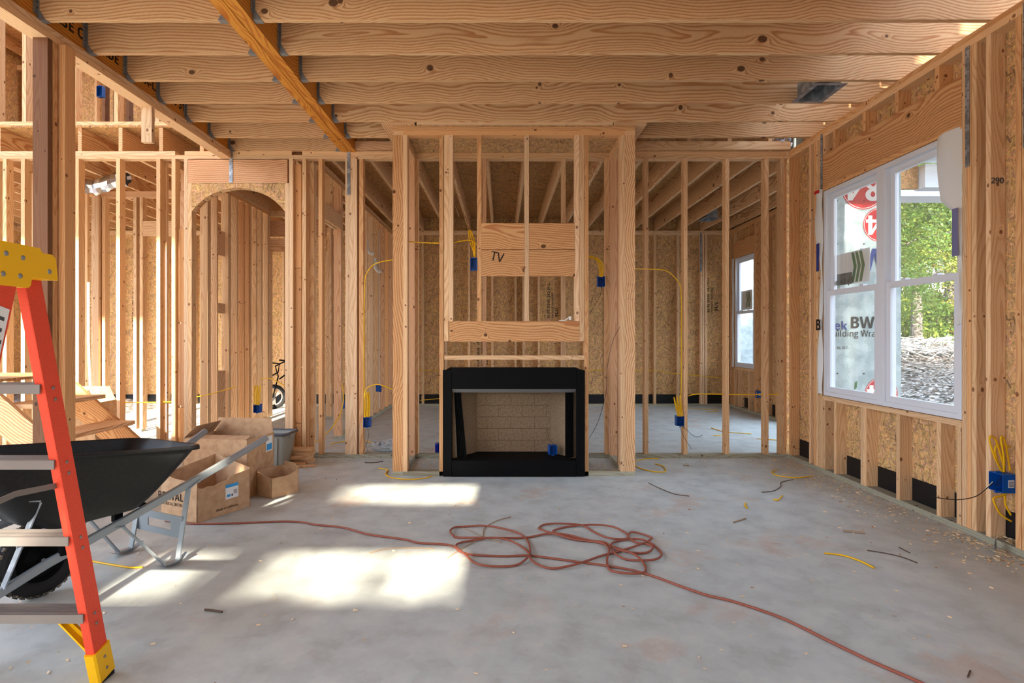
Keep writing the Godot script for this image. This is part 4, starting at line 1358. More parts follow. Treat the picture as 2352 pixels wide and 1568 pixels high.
# blue electrical box: open towards `face`
func ebox(at: Vector3, face: Vector3, size: Vector3, label: String, sticker := false):
	var t := thing("electrical_box", label, "electrical box", at, 0.0, "blue electrical boxes")
	t.basis = Basis.looking_at(-face, Vector3.UP)   # local +z points out of the opening
	var m := mb()
	var w := size.x / 2
	var h := size.y / 2
	var d := size.z
	var k := 0.003
	bx(m, Vector3(-w, -h, -d), Vector3(w, h, -d + k))
	bx(m, Vector3(-w, -h, -d + k), Vector3(-w + k, h, 0))
	bx(m, Vector3(w - k, -h, -d + k), Vector3(w, h, 0))
	bx(m, Vector3(-w + k, -h, -d + k), Vector3(w - k, -h + k, 0))
	bx(m, Vector3(-w + k, h - k, -d + k), Vector3(w - k, h, 0))
	put(done(m), "box_body", M.blue_box, t)
	for s in [-1, 1]:
		var e := mb()
		lathe(e, [Vector2(0.006, -0.03), Vector2(0.006, 0.004), Vector2(0, 0.004)], 8, Vector3(0, s * (h + 0.004), 0), Vector3(0, 0, 1))
		put(done(e), "screw_ear", M.blue_box, t)
	if sticker:
		var q := mb()
		bx(q, Vector3(w, -0.022, -d * 0.75), Vector3(w + 0.001, 0.022, -d * 0.35))
		put(done(q), "barcode_sticker", M.white_paper, t)
		var q2 := mb()
		for i in 6:
			bx(q2, Vector3(w + 0.001, -0.016 + i * 0.0055, -d * 0.72), Vector3(w + 0.0015, -0.0135 + i * 0.0055, -d * 0.38))
		put(done(q2), "barcode", M.black_ink, t)
	var wr := mb()
	for i in 3:
		tube(wr, smooth_path([Vector3(-0.01 + 0.01 * i, h * 0.8, -d * 0.6), Vector3(0.012 * (i - 1), 0.0, -0.02), Vector3(0.015 * (i - 1), -h * 0.5, -0.004)], 4), 0.0016, 5)
	put(done(wr), "wire_end", M.wire_black, t)
	return t

func _objects():
	_post_and_stairs()
	_fireplace()
	_ladder()
	_wheelbarrow()
	_cartons()
	_electrics()
	_cord()
	_small_things()
	_debris()

func _post_and_stairs():
	var t := thing("timber_post", "built-up brown timber post under the left beam", "post", Vector3(-2.69, 0, -3.6), 0.0, "", "structure")
	var y1 := TOP - 2 * FT
	for q in [[-2.79, -2.701, 3.52, 7, 0], [-2.79, -2.701, 3.56, 2, 0], [-2.777, -2.74, 3.61, 7, 1], [-2.739, -2.702, 3.61, 2, 1], [-2.701, -2.664, 3.61, 2, 1]]:
		var dz := FT if q[4] == 0 else ST
		var o := lum(t, "post_ply", Vector3(q[0], 0, -q[2] - dz + 0.001), Vector3(q[1], y1, -q[2]), q[3], 1)
		o.position -= t.position
	# block nailed under the beam plates
	var h := lum(self, numbered("wood_block"), Vector3(-2.79, 2.72, -4.62), Vector3(-2.71, y1, -4.58), 4)
	tag(h, "pale wood block nailed under the left beam's plates", "wood block")
	var s := thing("stair_flight", "rough wooden stair flight with landing behind the timber post", "stairs", Vector3(-3.2, 0, -4.4))
	for zz in [4.05, 4.8]:
		var o := lum_ab(s, "stringer", Vector3(-3.52, 0.77, -zz), Vector3(-2.78, 0.12, -zz), FT, 0.2, Vector3.UP, 2 if zz > 4.5 else 0, 0)
		o.position -= s.position
	for k in 3:
		var o := lum(s, "tread", Vector3(-3.45 + 0.24 * k, 0.72 - 0.21 * k, -4.78), Vector3(-3.2 + 0.24 * k, 0.75 - 0.21 * k, -4.07), 0, 0)
		o.position -= s.position
	var lm := lum(s, "landing_rim", Vector3(-4.5, 0.66, -4.06), Vector3(-3.53, 0.9, -4.02), 0, 0)
	lm.position -= s.position
	for x in [-4.4, -3.9, -3.57]:
		var o := lum(s, "landing_post", Vector3(x, 0, -4.1), Vector3(x + FT, 0.66, -4.02), 0)
		o.position -= s.position
		var o2 := lum(s, "landing_post", Vector3(x, 0, -4.85), Vector3(x + FT, 0.66, -4.77), 0)
		o2.position -= s.position
	var pl := putw(null, "landing_deck", M.deck, s)
	var b := mb()
	bx(b, Vector3(-4.5, 0.9, -4.86), Vector3(-3.5, 0.92, -4.0))
	pl.mesh = done(b)

func _fireplace():
	var ZF := 5.13
	var t := thing("fireplace", "black steel fireplace insert with brick-lined firebox under the chase framing", "fireplace", Vector3(0.1, 0, -5.13))
	var xl: float = -0.5130
	var xr: float = 0.7186
	var ol: float = -0.4349
	var orr: float = 0.6412
	var yt := 0.945
	var y1: float = 0.7624
	var y0: float = 0.1418
	var defs := [["side_panel", xl, ol - 0.001, 0.005, yt - 0.018, 0.0], ["side_panel", orr + 0.001, xr, 0.005, yt - 0.018, 0.0], ["top_panel", ol, orr, y1, yt, 0.003], ["bottom_panel", ol, orr, 0.003, y0, 0.003]]
	for d in defs:
		var m := mb()
		bar(m, Vector3((d[1] + d[2]) / 2, d[3], -ZF + d[5] - 0.01), Vector3((d[1] + d[2]) / 2, d[4], -ZF + d[5] - 0.01), d[2] - d[1], 0.02, Vector3(0, 0, 1), 0.003)
		putw(done(m), d[0], M.black_steel, t)
	# outer casing
	var c := mb()
	var zb := -5.62
	bx(c, Vector3(xl + 0.02, 0.01, zb), Vector3(xl + 0.03, yt - 0.02, -ZF - 0.021))
	bx(c, Vector3(xr - 0.03, 0.01, zb), Vector3(xr - 0.02, yt - 0.02, -ZF - 0.021))
	bx(c, Vector3(xl + 0.02, yt - 0.03, zb), Vector3(xr - 0.02, yt - 0.02, -ZF - 0.021))
	bx(c, Vector3(xl + 0.02, 0.01, zb - 0.01), Vector3(xr - 0.02, yt - 0.02, zb))
	putw(done(c), "casing", M.black_steel, t)
	# sloping hood under the top panel
	var h := mb()
	for q in [[0.0, 0.0], [0.0, 0.0]]:
		pass
	quad(h, Vector3(ol, y1, -ZF - 0.012), Vector3(orr, y1, -ZF - 0.012), Vector3(orr - 0.045, y1 - 0.035, -ZF - 0.055), Vector3(ol + 0.045, y1 - 0.035, -ZF - 0.055))
	quad(h, Vector3(ol, y1, -ZF - 0.012), Vector3(ol + 0.045, y1 - 0.035, -ZF - 0.055), Vector3(ol, y1 - 0.035, -ZF - 0.06), Vector3(ol, y1, -ZF - 0.06))
	quad(h, Vector3(orr, y1, -ZF - 0.012), Vector3(orr - 0.045, y1 - 0.035, -ZF - 0.055), Vector3(orr, y1 - 0.035, -ZF - 0.06), Vector3(orr, y1, -ZF - 0.06))
	putw(done(h), "hood", M.galv_dull, t)
	# firebox: floor, back and splayed sides
	var bl: float = -0.2521
	var br: float = 0.4717
	var fl := mb()
	bx(fl, Vector3(xl + 0.03, y0 - 0.01, -5.56), Vector3(xr - 0.03, y0, -ZF - 0.021))
	putw(done(fl), "hearth_floor", M.black_steel, t)
	var rf := mb()
	bx(rf, Vector3(xl + 0.03, y1 + 0.03, -5.56), Vector3(xr - 0.03, y1 + 0.04, -ZF - 0.06))
	putw(done(rf), "firebox_roof", M.black_steel, t)
	var back := mb()
	bx(back, Vector3(bl - 0.02, y0, -5.56), Vector3(br + 0.02, y1 + 0.03, -5.536))
	var bk := putw(done(back), "back_lining", M.mortar, t)
	var rows := 6
	var rh := (y1 + 0.03 - y0) / rows
	for i in rows:
		var x := bl - (0.0 if i % 2 else 0.11)
		while x < br:
			var xa := maxf(x, bl) + 0.0015
			var xb := minf(x + 0.222, br) - 0.0015
			if xb - xa > 0.02:
				var bm := mb()
				bx(bm, Vector3(xa, y0 + rh * i + 0.0015, -5.536), Vector3(xb, y0 + rh * (i + 1) - 0.0015, -5.53))
				put(done(bm), "brick", M.brick, bk)
			x += 0.222
	for s in [-1, 1]:
		var sx := bl if s < 0 else br
		var fx := (ol - 0.015) if s < 0 else (orr + 0.015)
		var sm := mb()
		var a := Vector3(sx, 0, -5.53)
		var b := Vector3(fx, 0, -ZF - 0.1)
		var d := (b - a).normalized()
		var n := d.cross(Vector3.UP) * 0.02
		for q in [[Vector3.ZERO, 1], [n * s, 1]]:
			quad(sm, a + Vector3(0, y0, 0) + q[0], b + Vector3(0, y0, 0) + q[0], b + Vector3(0, y1 + 0.03, 0) + q[0], a + Vector3(0, y1 + 0.03, 0) + q[0])
		var sl := putw(done(sm), "side_lining", M.brick, t)
		var gv := mb()
		for i in range(1, rows):
			bar(gv, a + Vector3(-s * 0.002, y0 + rh * i, 0.0), b + Vector3(-s * 0.002, y0 + rh * i, 0.0), 0.003, 0.004)
		put(done(gv), "mortar_joint", M.mortar, sl)
		# gathered spark screen
		var g := []
		for i in 13:
			var row := []
			for j in 33:
				var u := j / 32.0
				var wd := 0.075 if s > 0 else lerpf(0.06, 0.085, i / 12.0)
				var x0 := (ol + 0.012 + (0.03 * i / 12.0)) if s < 0 else (orr - 0.012)
				row.append(Vector3(x0 - s * wd * u, lerpf(y1 - 0.01, y0 + 0.012, i / 12.0), -ZF - 0.075 + 0.012 * sin(u * 34.0)))
			g.append(row)
		var scr := sheet(t, "spark_screen", g, M.mesh)
		scr.position = -t.position
	var rod := mb()
	tube(rod, [Vector3(ol, y1 - 0.008, -ZF - 0.075), Vector3(orr, y1 - 0.008, -ZF - 0.075)], 0.005, 8)
	putw(done(rod), "screen_rod", M.galv_dull, t)

func rivet(m: Dictionary, at: Vector3, n: Vector3, r := 0.007):
	lathe(m, [Vector2(r, 0), Vector2(r * 0.9, 0.002), Vector2(r * 0.45, 0.004), Vector2(0, 0.0045)], 10, at, n)

func _ladder():
	var t := thing("step_ladder", "orange fibreglass step ladder with yellow cap standing beside the wheelbarrow", "ladder", Vector3(-1.65, 0, -1.8))
	var cap := mb()
	# cap: rounded block, deeper on its near half
	var pr := [Vector2(-1.905, 1.395), Vector2(-1.895, 1.465), Vector2(-1.88, 1.475), Vector2(-1.84, 1.475), Vector2(-1.83, 1.488), Vector2(-1.62, 1.49), Vector2(-1.585, 1.47), Vector2(-1.575, 1.38), Vector2(-1.6, 1.362), Vector2(-1.785, 1.362), Vector2(-1.795, 1.37), Vector2(-1.8, 1.395)]
	prism(cap, pr, Vector3(-1.86, 0, 0), Vector3(-1.428, 0, 0), Vector3(0, 0, 1), Vector3.UP)
	var cp := putw(done(cap), "top_cap", M.yellow, t)
	for q in [[-1.868, 1.42], [-1.765, 1.45], [-1.755, 1.395], [-1.705, 1.455], [-1.695, 1.395]]:
		var rv := mb()
		rivet(rv, Vector3(-1.428, q[1], q[0]), Vector3(1, 0, 0), 0.008)
		put(done(rv), "rivet", M.galv_dull, cp)
	# rails: [top, bottom]
	var rails := [[Vector3(-1.488, 1.4, -1.875), Vector3(-1.408, 0.0, -2.105)], [Vector3(-1.845, 1.4, -1.875), Vector3(-1.905, 0.0, -2.105)], [Vector3(-1.432, 1.38, -1.715), Vector3(-1.415, 0.0, -1.34)], [Vector3(-1.845, 1.38, -1.715), Vector3(-1.885, 0.0, -1.34)]]
	for k in 4:
		var a: Vector3 = rails[k][0]
		var b: Vector3 = rails[k][1]
		b = b.lerp(a, 0.035)
		var out := Vector3(1 if k % 2 == 0 else -1, 0, 0)
		var d := (b - a).normalized()
		var across := d.cross(out).normalized()
		var m := mb()
		bar(m, a, b, 0.066, 0.004, out)
		for e in [-1, 1]:
			bar(m, a + across * e * 0.031 - out * 0.014, b + across * e * 0.031 - out * 0.014, 0.005, 0.028, out)
		var rl := putw(done(m), "side_rail", M.orange_fibre, t)
		var fm := mb()
		var c: Vector3 = rails[k][1]
		var f0 := c.lerp(a, 0.085)
		var f1 := c + Vector3(0, 0.012, 0)
		bar(fm, f0 - out * 0.012, f1 - out * 0.012, 0.086, 0.042, out, 0.006)
		var ft := putw(done(fm), "foot", M.yellow, t)
		for u in [0.3, 0.7]:
			var fr := mb()
			rivet(fr, f0.lerp(f1, u) + out * 0.009, out, 0.006)
			put(done(fr), "rivet", M.alu, ft)
		var pad := mb()
		bar(pad, c + Vector3(0, 0.012, 0) - out * 0.012, c - out * 0.012, 0.08, 0.038, out, 0.004)
		put(done(pad), "foot_pad", M.tyre, ft)
		if k == 0:
			for yy in [1.06, 0.81, 0.545, 0.265]:
				for dy in [-0.012, -0.05]:
					var rr := mb()
					var u2: float = (1.4 - yy - dy) / 1.4
					rivet(rr, Vector3(-1.488, 1.4, -1.875).lerp(Vector3(-1.408, 0, -2.105), u2) + Vector3(0.003, 0, 0), Vector3(1, 0, 0), 0.006)
					put(done(rr), "rivet", M.alu, rl)
		if k == 2:
			var lb := mb()
			bar(lb, a.lerp(b, 0.06) + out * 0.003, a.lerp(b, 0.62) + out * 0.003, 0.05, 0.001, out)
			var lab := put(done(lb), "warning_label", M.white_paper, rl)
			var li := mb()
			for i in 22:
				var u := 0.08 + i * 0.024
				var w := rng.randf_range(0.02, 0.042)
				bar(li, a.lerp(b, u) + out * 0.0037, a.lerp(b, u + 0.008) + out * 0.0037, w, 0.0005, out)
			put(done(li), "label_print", M.grey_ink, lab)
	# steps between the far rails
	for yy in [1.06, 0.81, 0.545, 0.265]:
		var u: float = (1.4 - yy) / 1.4
		var r0 := Vector3(-1.488, 1.4, -1.875).lerp(Vector3(-1.408, 0, -2.105), u)
		var l0 := Vector3(-1.845, 1.4, -1.875).lerp(Vector3(-1.905, 0, -2.105), u)
		var m := mb()
		bar(m, l0 + Vector3(0.006, 0, 0), r0 - Vector3(0.006, 0, 0), 0.085, 0.004, Vector3.UP)
		bar(m, l0 + Vector3(0.006, -0.014, 0.041), r0 + Vector3(-0.006, -0.014, 0.041), 0.004, 0.028, Vector3.UP)
		bar(m, l0 + Vector3(0.006, -0.014, -0.041), r0 + Vector3(-0.006, -0.014, -0.041), 0.004, 0.028, Vector3.UP)
		for i in 5:
			bar(m, l0 + Vector3(0.006, 0.003, -0.03 + 0.015 * i), r0 + Vector3(-0.006, 0.003, -0.03 + 0.015 * i), 0.004, 0.003, Vector3.UP)
		putw(done(m), "step", M.alu, t)
	# yellow braces under the lowest step
	for s in [-1, 1]:
		var m := mb()
		var e := Vector3(-1.42, 0.1, -2.09) if s > 0 else Vector3(-1.893, 0.1, -2.09)
		bar(m, Vector3(e.x - s * 0.13, 0.25, -2.065), e, 0.03, 0.012, Vector3(0, 0, 1))
		bar(m, Vector3(e.x - s * 0.13, 0.25, -2.055), e + Vector3(-s * 0.002, 0, 0.02), 0.006, 0.03, Vector3(0, 0, 1))
		putw(done(m), "step_brace", M.yellow, t)
	# spreader bars between front and rear
	for s in [-1.47, -1.86]:
		var m := mb()
		bar(m, Vector3(s, 0.72, -1.99), Vector3(s, 0.74, -1.79), 0.003, 0.018)
		bar(m, Vector3(s, 0.74, -1.79), Vector3(s, 0.72, -1.59), 0.003, 0.018)
		putw(done(m), "spreader_bar", M.alu, t)

func rrect(cx: float, hx0: float, hx1: float, hz: float, r: float, n := 6) -> Array:
	# rounded rectangle from x = hx0 to hx1, half width hz
	var o := []
	for c in [[hx1 - r, hz - r, 0.0], [hx0 + r, hz - r, PI / 2], [hx0 + r, -hz + r, PI], [hx1 - r, -hz + r, PI * 1.5]]:
		for i in n + 1:
			var a: float = c[2] + PI / 2 * i / n
			o.append(Vector2(c[0] + r * cos(a), c[1] + r * sin(a)))
	return o

func _wheelbarrow():
	var t := thing("wheelbarrow", "grey steel wheelbarrow with a deep black plastic tray behind the ladder", "wheelbarrow", Vector3(-2.17, 0, -2.77), 1.104)
	var R := 0.178
	# wheel
	var ty := mb()
	var prof := []
	for i in 17:
		var a := TAU * i / 16.0
		prof.append(Vector2(0.13 + 0.043 * cos(a), 0.04 * sin(a)))
	lathe(ty, prof, 40, Vector3(0, R, 0), Vector3(0, 0, 1))
	var tyre := put(done(ty), "tyre", M.tyre, t)
	var tr := mb()
	for i in 34:
		var a := TAU * i / 34.0
		for row in 3:
			var aa := a + (0.09 if row == 1 else 0.0)
			var d := Vector3(cos(aa), sin(aa), 0)
			var tg := Vector3(-sin(aa), cos(aa), 0)
			var rr := 0.173 if row == 1 else 0.166
			var cz := (row - 1) * 0.022
			bar(tr, Vector3(0, R, cz) + d * (rr - 0.004), Vector3(0, R, cz) + d * (rr + 0.006), 0.016, 0.018, tg)
	put(done(tr), "tread", M.tread, tyre)
	var rim := mb()
	lathe(rim, [Vector2(0.02, 0.03), Vector2(0.06, 0.008), Vector2(0.085, 0.012), Vector2(0.1, 0.032), Vector2(0.106, 0.03)], 32, Vector3(0, R, 0), Vector3(0, 0, 1))
	lathe(rim, [Vector2(0.106, -0.03), Vector2(0.1, -0.032), Vector2(0.085, -0.012), Vector2(0.06, -0.008), Vector2(0.02, -0.03)], 32, Vector3(0, R, 0), Vector3(0, 0, 1))
	lathe(rim, [Vector2(0, 0.045), Vector2(0.02, 0.045), Vector2(0.02, -0.045), Vector2(0, -0.045)], 16, Vector3(0, R, 0), Vector3(0, 0, 1))
	put(done(rim), "wheel_rim", M.black_steel, t)
	var axm := mb()
	tube(axm, [Vector3(0, R, -0.085), Vector3(0, R, 0.085)], 0.009, 10)
	put(done(axm), "axle", M.galv_dull, t)
	# frame: two long rails that become the handles, joined round the wheel
	for s in [-1, 1]:
		var m := mb()
		var pts := [Vector3(-0.19, 0.095, 0.07 * s), Vector3(0.0, 0.168, 0.08 * s), Vector3(0.33, 0.293, 0.14 * s), Vector3(0.85, 0.5, 0.235 * s)]
		for i in 3:
			bar(m, pts[i], pts[i + 1] + (pts[i + 1] - pts[i]).normalized() * 0.01, 0.026, 0.04, Vector3.UP, 0.004)
		put(done(m), "frame_rail", M.barrow_steel, t)
		var g := mb()
		tube(g, [Vector3(0.83, 0.492, 0.231 * s), Vector3(0.9, 0.522, 0.245 * s), Vector3(1.08, 0.6, 0.28 * s)], 0.019, 12)
		put(done(g), "handle", M.galv_dull, t)
		# bent leg with a shoe
		var l := mb()
		bar(l, Vector3(0.27, 0.265, 0.135 * s), Vector3(0.31, 0.262, 0.15 * s), 0.03, 0.006, Vector3.UP)
		bar(l, Vector3(0.3, 0.262, 0.15 * s), Vector3(0.48, 0.022, 0.2 * s), 0.032, 0.008, Vector3(1, 1, 0))
		bar(l, Vector3(0.475, 0.018, 0.2 * s), Vector3(0.56, 0.018, 0.205 * s), 0.032, 0.008, Vector3.UP)
		bar(l, Vector3(0.555, 0.018, 0.205 * s), Vector3(0.62, 0.39, 0.2 * s), 0.008, 0.034, Vector3(0, 0, 1))
		bar(l, Vector3(0.618, 0.388, 0.2 * s), Vector3(0.68, 0.425, 0.205 * s), 0.034, 0.007, Vector3.UP)
		put(done(l), "leg", M.barrow_steel, t)
		var sh := []
		for i in 9:
			var row := []
			for j in 5:
				var u := (i / 8.0 - 0.5)
				var v := (j / 4.0 - 0.5)
				row.append(Vector3(0.515 + u * 0.2, 0.006 + 0.09 * u * u * 1.6 * (1.0 if absf(u) > 0.2 else 0.4), (0.2 + v * 0.07 * (1.0 - absf(u))) * s))
			sh.append(row)
		sheet(t, "leg_shoe", sh, M.barrow_steel)
		# tray brace at the front
		var b := mb()
		bar(b, Vector3(-0.17, 0.12, 0.078 * s), Vector3(-0.1, 0.5, 0.225 * s), 0.006, 0.034, Vector3(0, 0, 1))
		bar(b, Vector3(-0.1, 0.5, 0.222 * s), Vector3(-0.145, 0.51, 0.222 * s), 0.03, 0.006, Vector3.UP)
		bar(b, Vector3(-0.16, 0.32, 0.16 * s), Vector3(0.06, 0.36, 0.16 * s), 0.006, 0.04, Vector3.UP)
		put(done(b), "tray_brace", M.galv, t)
	var nose := mb()
	var np := []
	for i in 9:
		var a := -PI / 2 + PI * i / 8.0
		np.append(Vector3(-0.19 - 0.04 * cos(a), 0.093 - 0.012 * cos(a), 0.07 * sin(a)))
	for i in 8:
		bar(nose, np[i], np[i + 1], 0.006, 0.04)
	put(done(nose), "nose_guard", M.barrow_steel, t)
	# cross plate between the rear legs, with a slot
	var cm := mb()
	for q in [[0.12, 0.155, -0.2, 0.2], [0.2, 0.24, -0.2, 0.2], [0.155, 0.2, -0.2, -0.1], [0.155, 0.2, 0.1, 0.2]]:
		bx(cm, Vector3(0.585, q[0], q[2]), Vector3(0.59, q[1], q[3]))
	put(done(cm), "leg_cross_plate", M.barrow_steel, t)
	for s in [-1, 1]:
		for x in [0.06, 0.3, 0.42]:
			var rm := mb()
			bar(rm, Vector3(x, 0.17 + x * 0.38, 0.1 * s), Vector3(x, 0.345, 0.1 * s), 0.03, 0.04, Vector3(1, 0, 0))
			put(done(rm), "tray_riser", M.black_steel, t)
	# tray: lofted rounded rectangles, outside then inside
	var secs := []
	for i in 9:
		var u := i / 8.0
		var e := pow(u, 0.8)
		secs.append([lerpf(-0.06, -0.4, e), lerpf(0.4, 0.66, pow(u, 0.85)), lerpf(0.19, 0.275, pow(u, 0.8)), 0.345, u])
	var rows := []
	for si in secs.size():
		var q: Array = secs[si]
		var ring := []
		for p in rrect(0.0, q[0], q[1], q[2], lerpf(0.1, 0.1, q[4])):
			var rim_h := 0.615 + 0.1 * clampf((0.66 - p.x) / 1.06, 0.0, 1.0)
			ring.append(Vector3(p.x, lerpf(0.345, rim_h, q[4]), p.y))
		rows.append(ring)
	var rim_out := []
	var rim_down := []
	var inner := []
	for k in rows[8].size():
		var p: Vector3 = rows[8][k]
		var dir := Vector3(p.x - 0.13, 0, p.z).normalized()
		rim_out.append(p + dir * 0.018 + Vector3(0, 0.006, 0))
		rim_down.append(p + dir * 0.02 - Vector3(0, 0.014, 0))
	var loft := [rows[8].map(func(p): return p + Vector3(0, -0.012, 0))]
	var outer := mb()
	var stack := []
	for rr in rows:
		stack.append(rr)
	stack.append(rim_down)
	stack.append(rim_out)
	stack.append(rows[8].map(func(p): return p + Vector3(0, 0.01, 0)))
	for i in range(8, -1, -1):
		stack.append(rows[i].map(func(p): return Vector3(0.14 + (p.x - 0.14) * 0.975, p.y + 0.006, p.z * 0.97)))
	var nrm := []
	for i in stack.size():
		var rown := []
		var nk: int = stack[i].size()
		for k in nk:
			var du: Vector3 = stack[i][(k + 1) % nk] - stack[i][(k - 1 + nk) % nk]
			var dv: Vector3 = stack[mini(i + 1, stack.size() - 1)][k] - stack[maxi(i - 1, 0)][k]
			rown.append(dv.cross(du).normalized() * -1.0)
		nrm.append(rown)
	for i in stack.size() - 1:
		var nk: int = stack[i].size()
		for k in nk:
			var k2 := (k + 1) % nk
			quad(outer, stack[i][k], stack[i][k2], stack[i + 1][k2], stack[i + 1][k], [nrm[i][k], nrm[i][k2], nrm[i + 1][k2], nrm[i + 1][k]])
	for e in [0, stack.size() - 1]:
		var ce := Vector3(0.18, stack[e][0].y, 0)
		var nk: int = stack[e].size()
		for k in nk:
			var nn := Vector3.DOWN if e == 0 else Vector3.UP
			tri(outer, ce, stack[e][k], stack[e][(k + 1) % nk], nn, nn, nn)
	put(done(outer), "tray", M.tray, t)

func wall_poly(m: Dictionary, pts: Array, a: Vector3, dir: Vector3, n: Vector3, th := 0.005):
	# upright cardboard wall whose outline pts (along, up) may be torn
	var idx := Geometry2D.triangulate_polygon(PackedVector2Array(pts))
	for k in range(0, idx.size(), 3):
		for e in 2:
			var o: Vector3 = a if e == 0 else a - n * th
			var nn := n if e == 0 else -n
			var q0: Vector2 = pts[idx[k]]
			var q1: Vector2 = pts[idx[k + 1]]
			var q2: Vector2 = pts[idx[k + 2]]
			tri(m, o + dir * q0.x + Vector3(0, q0.y, 0), o + dir * q1.x + Vector3(0, q1.y, 0), o + dir * q2.x + Vector3(0, q2.y, 0), nn, nn, nn)
	for k in pts.size():
		var p: Vector2 = pts[k]
		var q: Vector2 = pts[(k + 1) % pts.size()]
		var v0 := a + dir * p.x + Vector3(0, p.y, 0)
		var v1 := a + dir * q.x + Vector3(0, q.y, 0)
		quad(m, v0, v1, v1 - n * th, v0 - n * th)

# open carton: sides given as outlines so that edges can be torn or cut; order front(+z) right(+x) back(-z) left(-x)
func carton(called: String, label: String, at: Vector3, turn: float, w: float, d: float, sides: Array, flaps := []) -> Node3D:
	var t := thing(called, label, "cardboard box", at, turn, "cardboard boxes on the floor")
	var dirs := [[Vector3(-w / 2, 0, d / 2), Vector3.RIGHT, Vector3.BACK, w], [Vector3(w / 2, 0, d / 2), Vector3(0, 0, -1), Vector3.RIGHT, d], [Vector3(w / 2, 0, -d / 2), Vector3.LEFT, Vector3(0, 0, -1), w], [Vector3(-w / 2, 0, -d / 2), Vector3.BACK, Vector3.LEFT, d]]
	for k in 4:
		var m := mb()
		var out := [Vector2(0, 0.001), Vector2(dirs[k][3], 0.001)]
		for p in sides[k]:
			out.append(Vector2(p[0] * dirs[k][3], p[1]))
		wall_poly(m, out, dirs[k][0], dirs[k][1], dirs[k][2])
		put(done(m), "side", M.card, t)
	var b := mb()
	bx(b, Vector3(-w / 2 + 0.006, 0.001, -d / 2 + 0.006), Vector3(w / 2 - 0.006, 0.006, d / 2 - 0.006))
	put(done(b), "bottom", M.card, t)
	for f in flaps:
		# side index, hinge height, flap length, angle up from horizontal outwards
		var D: Array = dirs[f[0]]
		var m := mb()
		var o: Vector3 = D[0] + Vector3(0, f[1], 0)
		var up: Vector3 = D[2] * cos(f[3]) + Vector3(0, sin(f[3]), 0)
		var nn: Vector3 = D[1].cross(up).normalized() * 0.004
		var p := [o + D[1] * 0.01, o + D[1] * (D[3] - 0.01), o + D[1] * (D[3] - 0.03) + up * f[2], o + D[1] * 0.03 + up * f[2]]
		quad(m, p[0], p[1], p[2], p[3])
		quad(m, p[0] + nn, p[1] + nn, p[2] + nn, p[3] + nn)
		for i in 4:
			quad(m, p[i], p[(i + 1) % 4], p[(i + 1) % 4] + nn, p[i] + nn)
		put(done(m), "flap", M.card, t)
	return t

